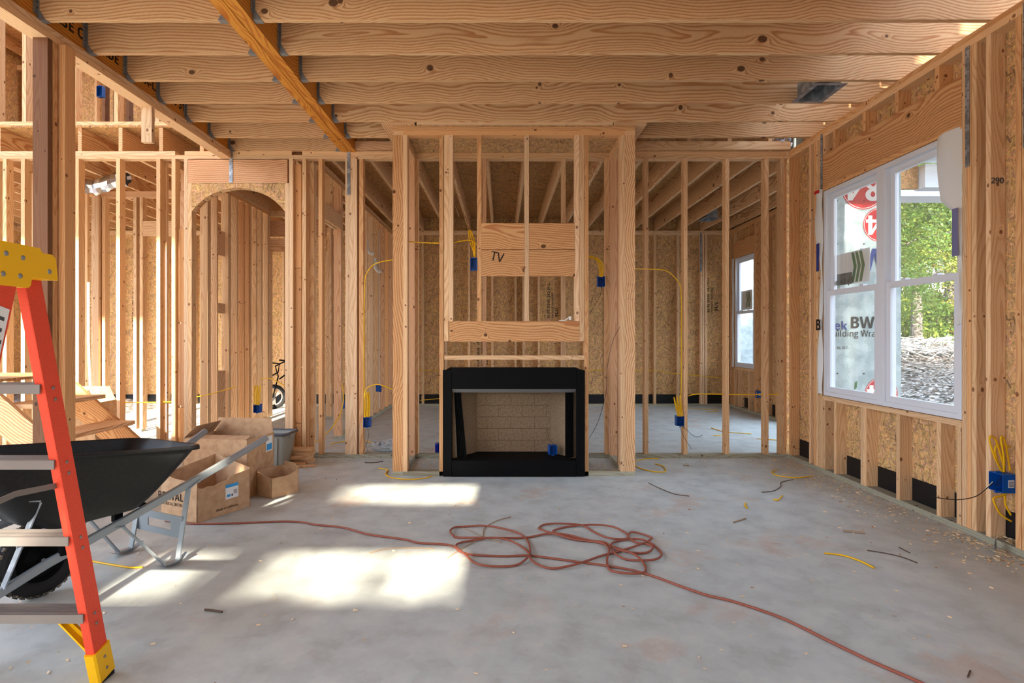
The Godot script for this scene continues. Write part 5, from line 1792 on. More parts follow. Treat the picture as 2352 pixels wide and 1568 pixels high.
func _cartons():
	var h := 0.27
	var c := carton("cardboard_box", "torn open cardboard box with a blue and white shipping label", Vector3(-2.052, 0, -4.117), -0.43, 0.35, 0.43,
		[[[1, h * 0.97], [0.4, h], [0, h * 1.1]], [[1, h * 1.02], [0.93, h * 0.99], [0.6, h * 0.94], [0.55, h * 0.86], [0.45, h * 0.85], [0.3, h * 0.8], [0.2, h * 0.83], [0.1, h * 0.8], [0, h * 0.86]], [[1, h * 1.3], [0, h * 1.04]], [[1, h * 1.05], [0, h * 1.3]]])
	var m := mb()
	bx(m, Vector3(0.176, 0.1, -0.11), Vector3(0.177, 0.2, -0.005))
	var lab := put(done(m), "shipping_label", M.white_paper, c)
	var m2 := mb()
	bx(m2, Vector3(0.177, 0.178, -0.11), Vector3(0.1775, 0.2, -0.005))
	bx(m2, Vector3(0.177, 0.115, -0.045), Vector3(0.1775, 0.132, -0.015))
	put(done(m2), "label_band", M.sky_label, lab)
	var m3 := mb()
	for i in 5:
		bx(m3, Vector3(0.177, 0.128 + i * 0.006, -0.1), Vector3(0.1775, 0.131 + i * 0.006, -0.07))
	bx(m3, Vector3(0.177, 0.114, -0.065), Vector3(0.1775, 0.13, -0.053))
	put(done(m3), "label_print", M.grey_ink, lab)
	text_part(c, "Made in California", 0.016, Vector3(0.177, 0.045, -0.02), Basis(Vector3.UP, PI / 2), M.stamp, "print", false, 0.0006, false)
	text_part(c, "RENTAL", 0.05, Vector3(-0.08, 0.15, 0.2165), Basis.IDENTITY, M.stamp, "print", false, 0.0006)
	text_part(c, "ELECTRICAL INSTALL", 0.02, Vector3(-0.07, 0.1, 0.2165), Basis.IDENTITY, M.stamp, "print", false, 0.0006, false)
	var c2 := carton("cardboard_box", "large brown cardboard box with raised top flaps behind the torn box", Vector3(-2.14, 0, -4.66), -0.12, 0.52, 0.4,
		[[[1, 0.44], [0, 0.44]], [[1, 0.44], [0, 0.44]], [[1, 0.44], [0, 0.44]], [[1, 0.44], [0, 0.44]]], [[2, 0.44, 0.11, 1.5], [0, 0.44, 0.1, 3.0], [3, 0.44, 0.12, 2.3]])
	var q := mb()
	bx(q, Vector3(0.261, 0.3, -0.17), Vector3(0.262, 0.42, -0.07))
	put(done(q), "shipping_label", M.white_paper, c2)
	var q2 := mb()
	bx(q2, Vector3(0.262, 0.31, -0.16), Vector3(0.2625, 0.36, -0.08))
	put(done(q2), "label_band", M.sky_label, c2)
	carton("cardboard_box", "small crumpled open cardboard box to the right of the larger boxes", Vector3(-1.741, 0, -4.594), -0.63, 0.2, 0.235,
		[[[1, 0.15], [0.5, 0.158], [0, 0.19]], [[1, 0.18], [0.6, 0.15], [0, 0.15]], [[1, 0.19], [0, 0.18]], [[1, 0.19], [0, 0.19]]], [[2, 0.18, 0.05, 1.9]])
	carton("cardboard_box", "tall brown cardboard box standing by the stair stringer", Vector3(-3.82, 0, -5.45), 0.1, 0.34, 0.34,
		[[[1, 0.62], [0, 0.62]], [[1, 0.62], [0, 0.62]], [[1, 0.62], [0, 0.62]], [[1, 0.62], [0, 0.62]]], [[0, 0.62, 0.14, 1.2], [2, 0.62, 0.14, 2.0]])
	# grey storage bin
	var b := thing("storage_bin", "grey plastic storage bin with dark lid rim between boxes and wall", "bin", Vector3(-2.19, 0, -5.6), -0.06)
	var m4 := mb()
	for s in 2:
		var k0 := 0.0 if s == 0 else 0.008
		var lo := rrect(0, -0.16 + k0, 0.16 - k0, 0.1 - k0, 0.03, 4)
		var hi := rrect(0, -0.2 + k0, 0.2 - k0, 0.14 - k0, 0.03, 4)
		for k in lo.size():
			var k2 := (k + 1) % lo.size()
			quad(m4, Vector3(lo[k].x, 0.002 + k0, lo[k].y), Vector3(lo[k2].x, 0.002 + k0, lo[k2].y), Vector3(hi[k2].x, 0.31, hi[k2].y), Vector3(hi[k].x, 0.31, hi[k].y))
			if s == 1:
				tri(m4, Vector3(0, 0.01, 0), Vector3(lo[k].x, 0.01, lo[k].y), Vector3(lo[k2].x, 0.01, lo[k2].y), Vector3.UP, Vector3.UP, Vector3.UP)
	put(done(m4), "bin_body", M.bin, b)
	var rimp := []
	for p in rrect(0, -0.208, 0.208, 0.148, 0.035, 5):
		rimp.append(Vector3(p.x, 0.312, p.y))
	var m5 := mb()
	tube(m5, rimp, 0.013, 8, true)
	put(done(m5), "bin_rim", M.bin_lid, b)
	for x in [-0.1, 0.1]:
		var m6 := mb()
		bar(m6, Vector3(x, 0.02, 0.108), Vector3(x * 1.25, 0.28, 0.142), 0.02, 0.012, Vector3(0, 0, 1))
		put(done(m6), "rib", M.bin, b)
	for x in [-0.205, 0.205]:
		var m7 := mb()
		bar(m7, Vector3(x, 0.29, -0.05), Vector3(x, 0.29, 0.05), 0.02, 0.05, Vector3.UP, 0.005)
		put(done(m7), "latch", M.bin, b)

func _electrics():
	var E := Vector3(0.055, 0.09, 0.07)
	ebox(Vector3(XR - 0.012, 0.375, -3.425), Vector3(-1, 0, 0), Vector3(0.1, 0.105, 0.085), "large blue electrical box with a barcode sticker low on the right wall", true)
	ebox(Vector3(1.783, 0.373, -5.915), Vector3(0, 0, 1), Vector3(0.075, 0.1, 0.07), "blue electrical box low on the stud right of the fireplace", true)
	ebox(Vector3(0.966, 1.752, -5.750), Vector3(0, 0, 1), Vector3(0.07, 0.1, 0.07), "blue electrical box high on the right side inside the chase")
	ebox(Vector3(-0.247, 1.849, -5.165), Vector3(0, 0, 1), Vector3(0.06, 0.105, 0.07), "blue electrical box beside the television blocking")
	ebox(Vector3(-1.353, 0.360, -5.915), Vector3(0, 0, 1), Vector3(0.068, 0.1, 0.07), "blue electrical box on the stud left of the fireplace with dangling wires")
	ebox(Vector3(-2.861, 0.378, -6.900), Vector3(0, 0, 1), Vector3(0.075, 0.1, 0.07), "blue electrical box seen inside the arched doorway")
	ebox(Vector3(-2.046, 0.349, -7.500), Vector3(0, 0, 1), Vector3(0.075, 0.1, 0.07), "blue electrical box with white sticker in the hall partition")
	ebox(Vector3(-1.755, 0.469, -8.600), Vector3(1, 0, 0), Vector3(0.06, 0.1, 0.07), "small blue electrical box far back in the hall partition")
	ebox(Vector3(3.955, 0.32, -9.22), Vector3(-1, 0, 0), Vector3(0.075, 0.1, 0.07), "blue electrical box under the narrow back window", true)
	ebox(Vector3(-4.217, 3.786, -6.200), Vector3(0, 0, 1), Vector3(0.06, 0.11, 0.05), "blue electrical box up in the open upper storey")
	ebox(Vector3(0.46, 0.2, -5.3), Vector3(0.2, 0, 1), Vector3(0.07, 0.085, 0.06), "blue electrical box lying loose inside the firebox")
	# cable loops over the box on the right wall
	cable([Vector3(2.906, 0.433, -3.440), Vector3(2.849, 0.513, -3.420), Vector3(2.808, 0.616, -3.410), Vector3(2.818, 0.643, -3.410), Vector3(2.854, 0.614, -3.420), Vector3(2.900, 0.491, -3.430), Vector3(2.919, 0.431, -3.440)], "yellow cable loop rising leftmost from the right wall's box", "cables at the right wall box")
	cable([Vector3(2.899, 0.435, -3.420), Vector3(2.882, 0.523, -3.400), Vector3(2.857, 0.629, -3.390), Vector3(2.869, 0.639, -3.390), Vector3(2.897, 0.573, -3.400), Vector3(2.926, 0.445, -3.410)], "yellow cable loop rising rightmost from the right wall's box", "cables at the right wall box")
	cable([Vector3(2.910, 0.429, -3.450), Vector3(2.889, 0.487, -3.450), Vector3(2.872, 0.550, -3.450), Vector3(2.892, 0.583, -3.450), Vector3(2.965, 0.573, -3.450)], "yellow cable crossing behind the loops at the right wall's box", "cables at the right wall box")
	cable([Vector3(2.925, 0.343, -3.400), Vector3(2.880, 0.307, -3.400), Vector3(2.819, 0.293, -3.390), Vector3(2.817, 0.270, -3.390), Vector3(2.862, 0.198, -3.400), Vector3(2.925, 0.155, -3.400)], "yellow cable bulging out below the right wall's box", "cables at the right wall box")
	cable([Vector3(2.904, 0.297, -3.420), Vector3(2.910, 0.242, -3.420), Vector3(2.940, 0.186, -3.420)], "short yellow cable tail below the right wall's box", "cables at the right wall box")
	cable([Vector3(2.839, 0.373, -3.420), Vector3(2.772, 0.335, -3.400), Vector3(2.702, 0.303, -3.380), Vector3(2.599, 0.291, -3.360), Vector3(2.498, 0.301, -3.340), Vector3(2.405, 0.319, -3.320)], "dark copper-ended wire reaching left from the right wall's box", "", 0.0024, M.wire_black, "electric_wire")
	cable([Vector3(2.851, 0.373, -3.440), Vector3(2.810, 0.332, -3.440), Vector3(2.767, 0.305, -3.430)], "short white wire beside the dark one at the right wall's box", "", 0.002, M.pvc, "electric_wire")
	# on and through the back wall
	cable([Vector3(-1.371, 0.412, -5.900), Vector3(-1.376, 1.098, -5.905), Vector3(-1.368, 1.727, -5.905), Vector3(-1.332, 1.870, -5.900), Vector3(-1.245, 1.948, -5.900), Vector3(-1.072, 1.980, -5.880)], "long yellow cable running up the stud left of the fireplace", "cables on the back wall")
	cable([Vector3(-1.362, 0.412, -5.900), Vector3(-1.364, 0.643, -5.890), Vector3(-1.321, 0.717, -5.890), Vector3(-1.215, 0.739, -5.880), Vector3(-1.070, 0.684, -5.870)], "yellow cable arching from the box left of the fireplace", "cables on the back wall")
	for k in 3:
		cable([Vector3(-1.362, 0.419, -5.880) + Vector3(0.014 * k, 0, 0), Vector3(-1.364, 0.581, -5.870) + Vector3(0.016 * k, 0, 0), Vector3(-1.347, 0.654, -5.870) + Vector3(0.012 * k, 0.008 * k, 0), Vector3(-1.332, 0.558, -5.880) + Vector3(0.01 * k, 0, 0), Vector3(-1.345, 0.419, -5.880) + Vector3(0.014 * k, 0, 0)], ["left", "middle", "right"][k] + " yellow cable loop above the box left of the fireplace", "cable loops left of the fireplace")
	cable([Vector3(-1.353, 0.303, -5.880), Vector3(-1.357, 0.194, -5.860), Vector3(-1.323, 0.086, -5.840)], "grey wire dangling from the box left of the fireplace", "", 0.002, M.grey_ink, "electric_wire")
	cable([Vector3(-1.332, 0.303, -5.880), Vector3(-1.323, 0.215, -5.860), Vector3(-1.364, 0.088, -5.850)], "dark wire dangling from the box left of the fireplace", "", 0.002, M.wire_black, "electric_wire")
	cable([Vector3(-1.786, 0.696, -6.600), Vector3(-1.753, 0.579, -6.550), Vector3(-1.744, 0.489, -6.500), Vector3(-1.765, 0.344, -6.400), Vector3(-1.814, 0.226, -6.200), Vector3(-1.948, 0.107, -6.050)], "yellow cable sweeping down in the hall doorway", "cables in the hall")
	cable([Vector3(-2.693, 0.744, -6.600), Vector3(-2.611, 0.754, -6.600), Vector3(-2.514, 0.720, -6.600), Vector3(-2.417, 0.667, -6.600)], "yellow cable arching across the arched doorway", "cables in the hall")
	for k in 3:
		cable([Vector3(-2.865, 0.423, -6.860) + Vector3(0.02 * k, 0, 0), Vector3(-2.871, 0.585, -6.850) + Vector3(0.03 * k, 0, 0), Vector3(-2.856, 0.646, -6.850) + Vector3(0.03 * k, 0, 0), Vector3(-2.850, 0.423, -6.860) + Vector3(0.02 * k, 0, 0)], ["left", "middle", "right"][k] + " yellow cable loop over the box in the arched doorway", "cable loops in the arched doorway")
	cable([Vector3(-4.056, 0.546, -5.990), Vector3(-3.625, 0.550, -5.990), Vector3(-3.184, 0.563, -5.990)], "yellow cable strung level through the left wall studs", "cables on the back wall")
	cable([Vector3(-3.350, 0.555, -6.500), Vector3(-3.169, 0.594, -6.500), Vector3(-2.930, 0.665, -6.500)], "short yellow cable across the left side of the arched doorway", "cables in the hall")
	cable([Vector3(1.876, 0.619, -5.960), Vector3(1.959, 0.637, -5.960), Vector3(2.182, 0.636, -5.970), Vector3(2.489, 0.631, -5.970), Vector3(2.800, 0.637, -5.960)], "yellow cable strung level through the studs right of the fireplace", "cables on the back wall")
	cable([Vector3(1.252, 1.857, -5.600), Vector3(1.505, 1.887, -5.900), Vector3(1.641, 1.872, -5.920), Vector3(1.737, 1.794, -5.920), Vector3(1.789, 1.672, -5.920), Vector3(1.793, 1.185, -5.920), Vector3(1.789, 0.662, -5.920), Vector3(1.757, 0.425, -5.900)], "yellow cable curving down the stud right of the fireplace", "cables on the back wall")
	for k in 3:
		cable([Vector3(1.747, 0.424, -5.880) + Vector3(0.018 * k, 0, 0), Vector3(1.711, 0.560, -5.860) + Vector3(0.025 * k, 0, 0), Vector3(1.702, 0.616, -5.860) + Vector3(0.03 * k, 0.01 * k, 0), Vector3(1.726, 0.537, -5.870) + Vector3(0.025 * k, 0, 0), Vector3(1.764, 0.424, -5.880) + Vector3(0.016 * k, 0, 0)], ["left", "middle", "right"][k] + " yellow cable loop over the box right of the fireplace", "cable loops right of the fireplace")
	cable([Vector3(1.770, 0.317, -5.900), Vector3(1.805, 0.215, -5.860), Vector3(1.868, 0.111, -5.840)], "dark wire trailing straight from the box right of the fireplace", "", 0.002, M.wire_black, "electric_wire")
	cable([Vector3(1.800, 0.326, -5.900), Vector3(1.840, 0.280, -5.860), Vector3(1.904, 0.231, -5.820), Vector3(1.966, 0.251, -5.800)], "dark wire curling from the box right of the fireplace", "", 0.002, M.wire_black, "electric_wire")
	# round the television blocking
	cable([Vector3(-0.842, 2.065, -5.300), Vector3(-0.708, 2.050, -5.260), Vector3(-0.551, 2.043, -5.240)], "yellow cable crossing the chase left of the television blocking", "cables in the chase")
	cable([Vector3(-0.428, 2.047, -5.240), Vector3(-0.351, 2.063, -5.240), Vector3(-0.274, 2.068, -5.250), Vector3(-0.228, 2.031, -5.260)], "yellow cable continuing towards the bundle by the television blocking", "cables in the chase")
	for k in 3:
		cable([Vector3(-0.296, 2.166, -5.300) + Vector3(0.008 * k, 0, 0), Vector3(-0.291, 2.081, -5.280) + Vector3(0.02 * k, 0, 0), Vector3(-0.258, 1.989, -5.240) + Vector3(0.01 * k, 0, 0), Vector3(-0.242, 1.910, -5.220)], ["left", "middle", "right"][k] + " yellow cable of the bundle dropping to the television box", "cable bundle by the television blocking")
	for k in 4:
		cable([Vector3(0.823, 1.975, -5.680) + Vector3(0, 0.006 * k, 0), Vector3(0.893, 1.965, -5.700) + Vector3(0.01 * k, 0, 0), Vector3(0.934, 1.901, -5.720) + Vector3(0.015 * k, 0, 0), Vector3(0.946, 1.791, -5.720) + Vector3(0.008 * k, 0, 0)], ["first", "second", "third", "fourth"][k] + " yellow cable from the left in the bundle on the chase's right side", "cable bundle at the chase's right side")
	cable([Vector3(0.956, 1.689, -5.700), Vector3(0.940, 1.603, -5.680), Vector3(0.885, 1.518, -5.650), Vector3(0.828, 1.425, -5.600)], "thin wire hanging from the box on the chase's right side", "", 0.002, M.wire_black, "electric_wire")
	cable([Vector3(1.016, 1.301, -5.100), Vector3(0.952, 1.170, -5.100), Vector3(0.907, 0.945, -5.100), Vector3(0.896, 0.739, -5.100), Vector3(0.832, 0.495, -5.100), Vector3(0.754, 0.345, -5.100)], "thin black wire hanging along the right chase post", "", 0.002, M.wire_black, "electric_wire")
	cable([Vector3(0.417, 0.373, -5.400), Vector3(0.421, 0.302, -5.350), Vector3(0.475, 0.245, -5.300)], "thin wire curling to the loose box in the firebox", "", 0.0016, M.copper, "electric_wire")
	# far rooms
	cable([Vector3(-1.428, 0.645, -10.330), Vector3(-1.085, 0.623, -10.320), Vector3(1.874, 0.631, -10.320), Vector3(2.633, 0.631, -10.320), Vector3(2.858, 0.593, -10.310), Vector3(3.840, 0.496, -10.300)], "yellow cable strung along the far wall", "cables on the far wall", 0.006)
	cable([Vector3(-1.313, 0.195, -9.500), Vector3(-0.988, 0.234, -9.400)], "yellow cable end low in the far room left of the fireplace", "cables on the far wall", 0.006)
	# offcuts of cable on the floor
	var fl := [
		["bent yellow cable offcut lying in the open floor at right", [Vector3(1.802, 0.000, -3.311), Vector3(1.885, 0.000, -3.279), Vector3(1.932, 0.000, -3.196), Vector3(1.947, 0.000, -3.100)]],
		["curled yellow cable offcut near the corner of the right wall", [Vector3(2.505, 0.000, -5.400), Vector3(2.407, 0.000, -5.279), Vector3(2.411, 0.000, -5.148), Vector3(2.531, 0.000, -5.084), Vector3(2.706, 0.000, -5.148)]],
		["looped yellow cable offcut at the foot of the right chase post", [Vector3(1.557, 0.000, -5.880), Vector3(1.409, 0.000, -5.860), Vector3(1.286, 0.000, -5.718), Vector3(1.256, 0.000, -5.508), Vector3(1.325, 0.000, -5.348), Vector3(1.410, 0.000, -5.296), Vector3(1.474, 0.000, -5.330), Vector3(1.504, 0.000, -5.526), Vector3(1.460, 0.000, -5.640)]],
		["curved yellow cable offcut round the foot of the left chase post", [Vector3(-1.135, 0.000, -5.453), Vector3(-1.041, 0.000, -5.382), Vector3(-1.023, 0.000, -5.213), Vector3(-0.946, 0.000, -5.084), Vector3(-0.787, 0.000, -5.022), Vector3(-0.663, 0.000, -5.069), Vector3(-0.606, 0.000, -5.148)]],
		["yellow cable offcut under the wheelbarrow", [Vector3(-2.428, 0.000, -3.292), Vector3(-2.232, 0.000, -3.202), Vector3(-2.063, 0.000, -3.141), Vector3(-1.948, 0.000, -3.106), Vector3(-1.888, 0.000, -3.112)]],
		["tiny curled yellow cable scrap, the left of two", [Vector3(1.777, 0.000, -4.314), Vector3(1.743, 0.000, -4.248), Vector3(1.732, 0.000, -4.183)]],
		["tiny curled yellow cable scrap, the right of two", [Vector3(2.019, 0.000, -4.406), Vector3(2.052, 0.000, -4.395), Vector3(2.138, 0.000, -4.515)]],
		["yellow cable offcut in the back room, the wavy one", [Vector3(2.783, 0.000, -7.869), Vector3(2.797, 0.000, -7.686), Vector3(2.835, 0.000, -7.545), Vector3(2.950, 0.000, -7.443), Vector3(3.108, 0.000, -7.377)]],
		["short straight yellow cable offcut in the back room", [Vector3(2.585, 0.000, -7.247), Vector3(2.659, 0.000, -7.247), Vector3(2.756, 0.000, -7.279)]],
		["yellow cable offcut by the right studs of the back room", [Vector3(3.025, 0.000, -7.031), Vector3(3.137, 0.000, -6.972), Vector3(3.264, 0.000, -6.914)]],
		["hooked yellow cable offcut far back in the back room", [Vector3(3.163, 0.000, -10.076), Vector3(3.361, 0.000, -9.895), Vector3(3.544, 0.000, -9.836), Vector3(3.497, 0.000, -9.607), Vector3(3.294, 0.000, -9.551)]],
		["yellow cable offcut behind the hall doorway", [Vector3(-1.930, 0.000, -6.663), Vector3(-1.882, 0.000, -6.772), Vector3(-1.812, 0.000, -6.885)]],
		["yellow cable offcut behind the plastic bag", [Vector3(-1.601, 0.000, -6.914), Vector3(-1.515, 0.000, -6.800), Vector3(-1.443, 0.000, -6.744)]]]
	for f in fl:
		var p: Array = f[1]
		cable(flat(p, 0.0055), f[0], "yellow cable offcuts on the floor", 0.006, null, "yellow_cable", 6, 0.0045)

func _cord():
	# brown-red extension cord: one long line with heaped loops
	var path := [Vector3(-2.205, 0.000, -3.879), Vector3(-2.123, 0.000, -3.861), Vector3(-1.991, 0.000, -3.829), Vector3(-1.735, 0.000, -3.836), Vector3(-1.461, 0.000, -3.873), Vector3(-1.312, 0.000, -3.861), Vector3(-1.198, 0.000, -3.807), Vector3(-1.000, 0.000, -3.747), Vector3(-0.823, 0.000, -3.624), Vector3(-0.582, 0.000, -3.531), Vector3(-0.485, 0.000, -3.471), Vector3(-0.303, 0.000, -3.435), Vector3(-0.230, 0.000, -3.325), Vector3(-0.142, 0.000, -3.279), Vector3(0.014, 0.000, -3.262), Vector3(0.147, 0.000, -3.272), Vector3(0.245, 0.000, -3.240), Vector3(0.393, 0.000, -3.184), Vector3(0.556, 0.000, -3.124), Vector3(0.720, 0.000, -3.032), Vector3(0.891, 0.000, -2.839), Vector3(0.965, 0.000, -2.763), Vector3(1.056, 0.000, -2.704), Vector3(1.181, 0.000, -2.574), Vector3(1.239, 0.000, -2.481), Vector3(1.301, 0.000, -2.350), Vector3(1.374, 0.000, -2.209), Vector3(1.458, 0.000, -2.078), Vector3(1.536, 0.000, -1.939)]
	var m := mb()
	tube(m, smooth_path(flat(path, 0.0068), 8), 0.0062, 8)
	var loops := [
		[Vector3(-0.289, 0.000, -3.569), Vector3(-0.319, 0.000, -3.646), Vector3(-0.303, 0.000, -3.739), Vector3(-0.242, 0.000, -3.767), Vector3(-0.117, 0.000, -3.767), Vector3(0.017, 0.000, -3.698), Vector3(0.120, 0.000, -3.607), Vector3(0.153, 0.000, -3.484), Vector3(0.157, 0.000, -3.304), Vector3(0.129, 0.000, -3.201), Vector3(0.074, 0.000, -3.132), Vector3(-0.023, 0.000, -3.104), Vector3(-0.096, 0.000, -3.107), Vector3(-0.151, 0.000, -3.161), Vector3(-0.203, 0.000, -3.283), Vector3(-0.253, 0.000, -3.369), Vector3(-0.264, 0.000, -3.408), Vector3(-0.240, 0.000, -3.472), Vector3(-0.151, 0.000, -3.520), Vector3(-0.059, 0.000, -3.537), Vector3(0.041, 0.000, -3.496), Vector3(0.120, 0.000, -3.392), Vector3(0.150, 0.000, -3.294), Vector3(0.149, 0.000, -3.231), Vector3(0.179, 0.000, -3.142), Vector3(0.256, 0.000, -3.089), Vector3(0.346, 0.000, -3.104), Vector3(0.443, 0.000, -3.161), Vector3(0.550, 0.000, -3.262), Vector3(0.648, 0.000, -3.326), Vector3(0.786, 0.000, -3.414), Vector3(0.884, 0.000, -3.513), Vector3(0.892, 0.000, -3.577), Vector3(0.838, 0.000, -3.638), Vector3(0.789, 0.000, -3.633), Vector3(0.761, 0.000, -3.562), Vector3(0.786, 0.000, -3.484), Vector3(0.841, 0.000, -3.437), Vector3(0.861, 0.000, -3.374), Vector3(0.809, 0.000, -3.308), Vector3(0.724, 0.000, -3.315), Vector3(0.652, 0.000, -3.347), Vector3(0.631, 0.000, -3.414), Vector3(0.662, 0.000, -3.484), Vector3(0.727, 0.000, -3.520), Vector3(0.809, 0.000, -3.513), Vector3(0.863, 0.000, -3.461), Vector3(0.890, 0.000, -3.347), Vector3(0.879, 0.000, -3.262), Vector3(0.826, 0.000, -3.191), Vector3(0.750, 0.000, -3.191), Vector3(0.665, 0.000, -3.221), Vector3(0.622, 0.000, -3.315), Vector3(0.612, 0.000, -3.437), Vector3(0.556, 0.000, -3.496), Vector3(0.443, 0.000, -3.520), Vector3(0.333, 0.000, -3.594), Vector3(0.245, 0.000, -3.685), Vector3(0.236, 0.000, -3.753), Vector3(0.289, 0.000, -3.809), Vector3(0.406, 0.000, -3.800), Vector3(0.512, 0.000, -3.780), Vector3(0.567, 0.000, -3.672), Vector3(0.616, 0.000, -3.557), Vector3(0.684, 0.000, -3.513), Vector3(0.759, 0.000, -3.552), Vector3(0.756, 0.000, -3.659), Vector3(0.686, 0.000, -3.753), Vector3(0.556, 0.000, -3.780), Vector3(0.420, 0.000, -3.767), Vector3(0.333, 0.000, -3.698), Vector3(0.319, 0.000, -3.633), Vector3(0.397, 0.000, -3.562), Vector3(0.507, 0.000, -3.503), Vector3(0.583, 0.000, -3.461), Vector3(0.604, 0.000, -3.347), Vector3(0.568, 0.000, -3.201), Vector3(0.557, 0.000, -3.085), Vector3(0.588, 0.000, -3.021), Vector3(0.678, 0.000, -3.003), Vector3(0.738, 0.000, -3.048), Vector3(0.754, 0.000, -3.142), Vector3(0.734, 0.000, -3.252), Vector3(0.676, 0.000, -3.347), Vector3(0.583, 0.000, -3.461), Vector3(0.478, 0.000, -3.532), Vector3(0.384, 0.000, -3.594), Vector3(0.275, 0.000, -3.620), Vector3(0.143, 0.000, -3.562), Vector3(-0.026, 0.000, -3.537), Vector3(-0.152, 0.000, -3.537), Vector3(-0.246, 0.000, -3.557), Vector3(-0.289, 0.000, -3.569)]]
	for l in loops:
		var pts := []
		var arr: Array = l
		for k in arr.size():
			var p: Vector3 = arr[k]
			pts.append(Vector3(p.x, 0.007 + 0.009 * (0.5 + 0.5 * sin(k * 1.7)), p.z))
		tube(m, smooth_path(pts, 6), 0.0062, 8)
	tag(put(done(m), "extension_cord", M.cord), "reddish-brown extension cord looped on the concrete floor", "extension cord")

func _small_things():
	# register boot between the joists
	var t := thing("duct_boot", "galvanized duct boot hung between the joists near the window", "duct boot", Vector3(2.4, TOP, -4.49))
	var m := mb()
	for q in [[-0.12, 0.12, -0.18, -0.15], [-0.12, 0.12, 0.15, 0.18], [-0.12, -0.085, -0.15, 0.15], [0.085, 0.12, -0.15, 0.15]]:
		bx(m, Vector3(q[0], -0.012, q[2]), Vector3(q[1], -0.009, q[3]))
	put(done(m), "flange", M.galv, t)
	var m2 := mb()
	for q in [[-0.085, 0.085, -0.15, -0.147], [-0.085, 0.085, 0.147, 0.15], [-0.085, -0.082, -0.147, 0.147], [0.082, 0.085, -0.147, 0.147]]:
		bx(m2, Vector3(q[0], -0.009, q[2]), Vector3(q[1], 0.14, q[3]))
	bx(m2, Vector3(-0.085, 0.14, -0.15), Vector3(0.085, 0.143, 0.15))
	put(done(m2), "boot_body", M.galv, t)
	var m3 := mb()
	lathe(m3, [Vector2(0.075, 0.0), Vector2(0.075, 0.06)], 24, Vector3(0, 0.075, 0), Vector3(0, 1, 0))
	put(done(m3), "duct_collar", M.galv, t)
	var t2 := thing("duct_boot", "small galvanized duct boot in the back room's ceiling", "duct boot", Vector3(3.25, TOP, -9.3))
	put(done(m), "flange", M.galv, t2)
	put(done(m2), "boot_body", M.galv, t2)
	# flexible foil duct among the left joists
	var n := FastNoiseLite.new()
	n.frequency = 2.2
	var fm := mb()
	var rows := []
	for i in 15:
		var row := []
		for j in 13:
			var a := TAU * j / 12.0
			var r := 0.085 + 0.05 * n.get_noise_2d(i * 0.9, cos(a) * 2.0 + sin(a))
			row.append(Vector3(-5.0 + 0.045 * i + 0.0, 3.02 + r * sin(a) - 0.06 * sin(i * 0.3), -6.9 + r * cos(a)))
		rows.append(row)
	for i in 14:
		for j in 12:
			quad(fm, rows[i][j], rows[i][j + 1], rows[i + 1][j + 1], rows[i + 1][j])
	tag(put(done(fm), "foil_duct", M.foil), "crumpled silver foil duct among the left back joists", "duct")
	# plastic drain pipes in the hall partition
	var p := thing("drain_pipe", "white plastic drain pipe with stub elbows in the hall partition", "pipe", Vector3(-1.95, 0, -9.3))
	var pm := mb()
	tube(pm, [Vector3(0, 0.1, 0.0), Vector3(0, 2.9, 0.0)], 0.03, 12)
	put(done(pm), "riser", M.pvc, p)
	for k in 3:
		var em := mb()
		tube(em, smooth_path([Vector3(0, 2.62 - 0.1 * k, 0.75 - 0.27 * k), Vector3(0.0, 2.5 - 0.1 * k, 0.75 - 0.27 * k), Vector3(0.05, 2.42 - 0.1 * k, 0.75 - 0.27 * k), Vector3(0.1, 2.42 - 0.1 * k, 0.75 - 0.27 * k)], 4), 0.026, 10)
		put(done(em), "elbow", M.pvc, p)
	var pv := mb()
	tube(pv, [Vector3(-4.051, 1.748, -5.800), Vector3(-4.065, 1.185, -5.820), Vector3(-4.072, 0.646, -5.860)], 0.012, 8)
	tag(put(done(pv), "plastic_pipe", M.pvc), "thin white plastic pipe leaning behind the left studs", "pipe")
	# bag, can and scrap behind the wall
	var bm := mb()
	var sp := []
	for i in 13:
		var row := []
		for j in 19:
			var a := PI * i / 12.0
			var b := TAU * j / 18.0
			var d := Vector3(sin(a) * cos(b), cos(a), sin(a) * sin(b))
			var r := 1.0 + 0.45 * n.get_noise_3d(d.x * 1.3, d.y * 1.3, d.z * 1.3) + 0.25 * n.get_noise_3d(d.x * 4.0, d.y * 4.0, d.z * 4.0)
			row.append(Vector3(d.x * 0.15, d.y * 0.055 + 0.06, d.z * 0.09) * r)
		sp.append(row)
	for i in 12:
		for j in 18:
			quad(bm, sp[i][j], sp[i][j + 1], sp[i + 1][j + 1], sp[i + 1][j])
	var bag := put(done(bm), "plastic_bag", M.plastic_bag, self, Vector3(-1.24, 0, -6.25))
	tag(bag, "crumpled clear plastic bag behind the bottom plate left of the fireplace", "bag")
	var can := thing("soda_can", "blue drink can standing behind the chase left of the fireplace", "can", Vector3(-0.665, 0, -6.15))
	var cm := mb()
	lathe(cm, [Vector2(0, 0.0), Vector2(0.024, 0.0), Vector2(0.031, 0.01), Vector2(0.031, 0.1), Vector2(0.026, 0.112), Vector2(0.024, 0.112), Vector2(0.022, 0.108), Vector2(0, 0.108)], 24, Vector3.ZERO, Vector3.UP)
	put(done(cm), "can_body", M.can, can)
	var cl := mb()
	lathe(cl, [Vector2(0.0265, 0.111), Vector2(0.0265, 0.115), Vector2(0.023, 0.115), Vector2(0, 0.11)], 24, Vector3.ZERO, Vector3.UP)
	put(done(cl), "can_rim", M.alu, can)
	# white plastic clip and wire mesh strip on the mantel board
	var wm := mb()
	bx(wm, Vector3(0.5, 1.353, -5.2), Vector3(0.56, 1.36, -5.175))
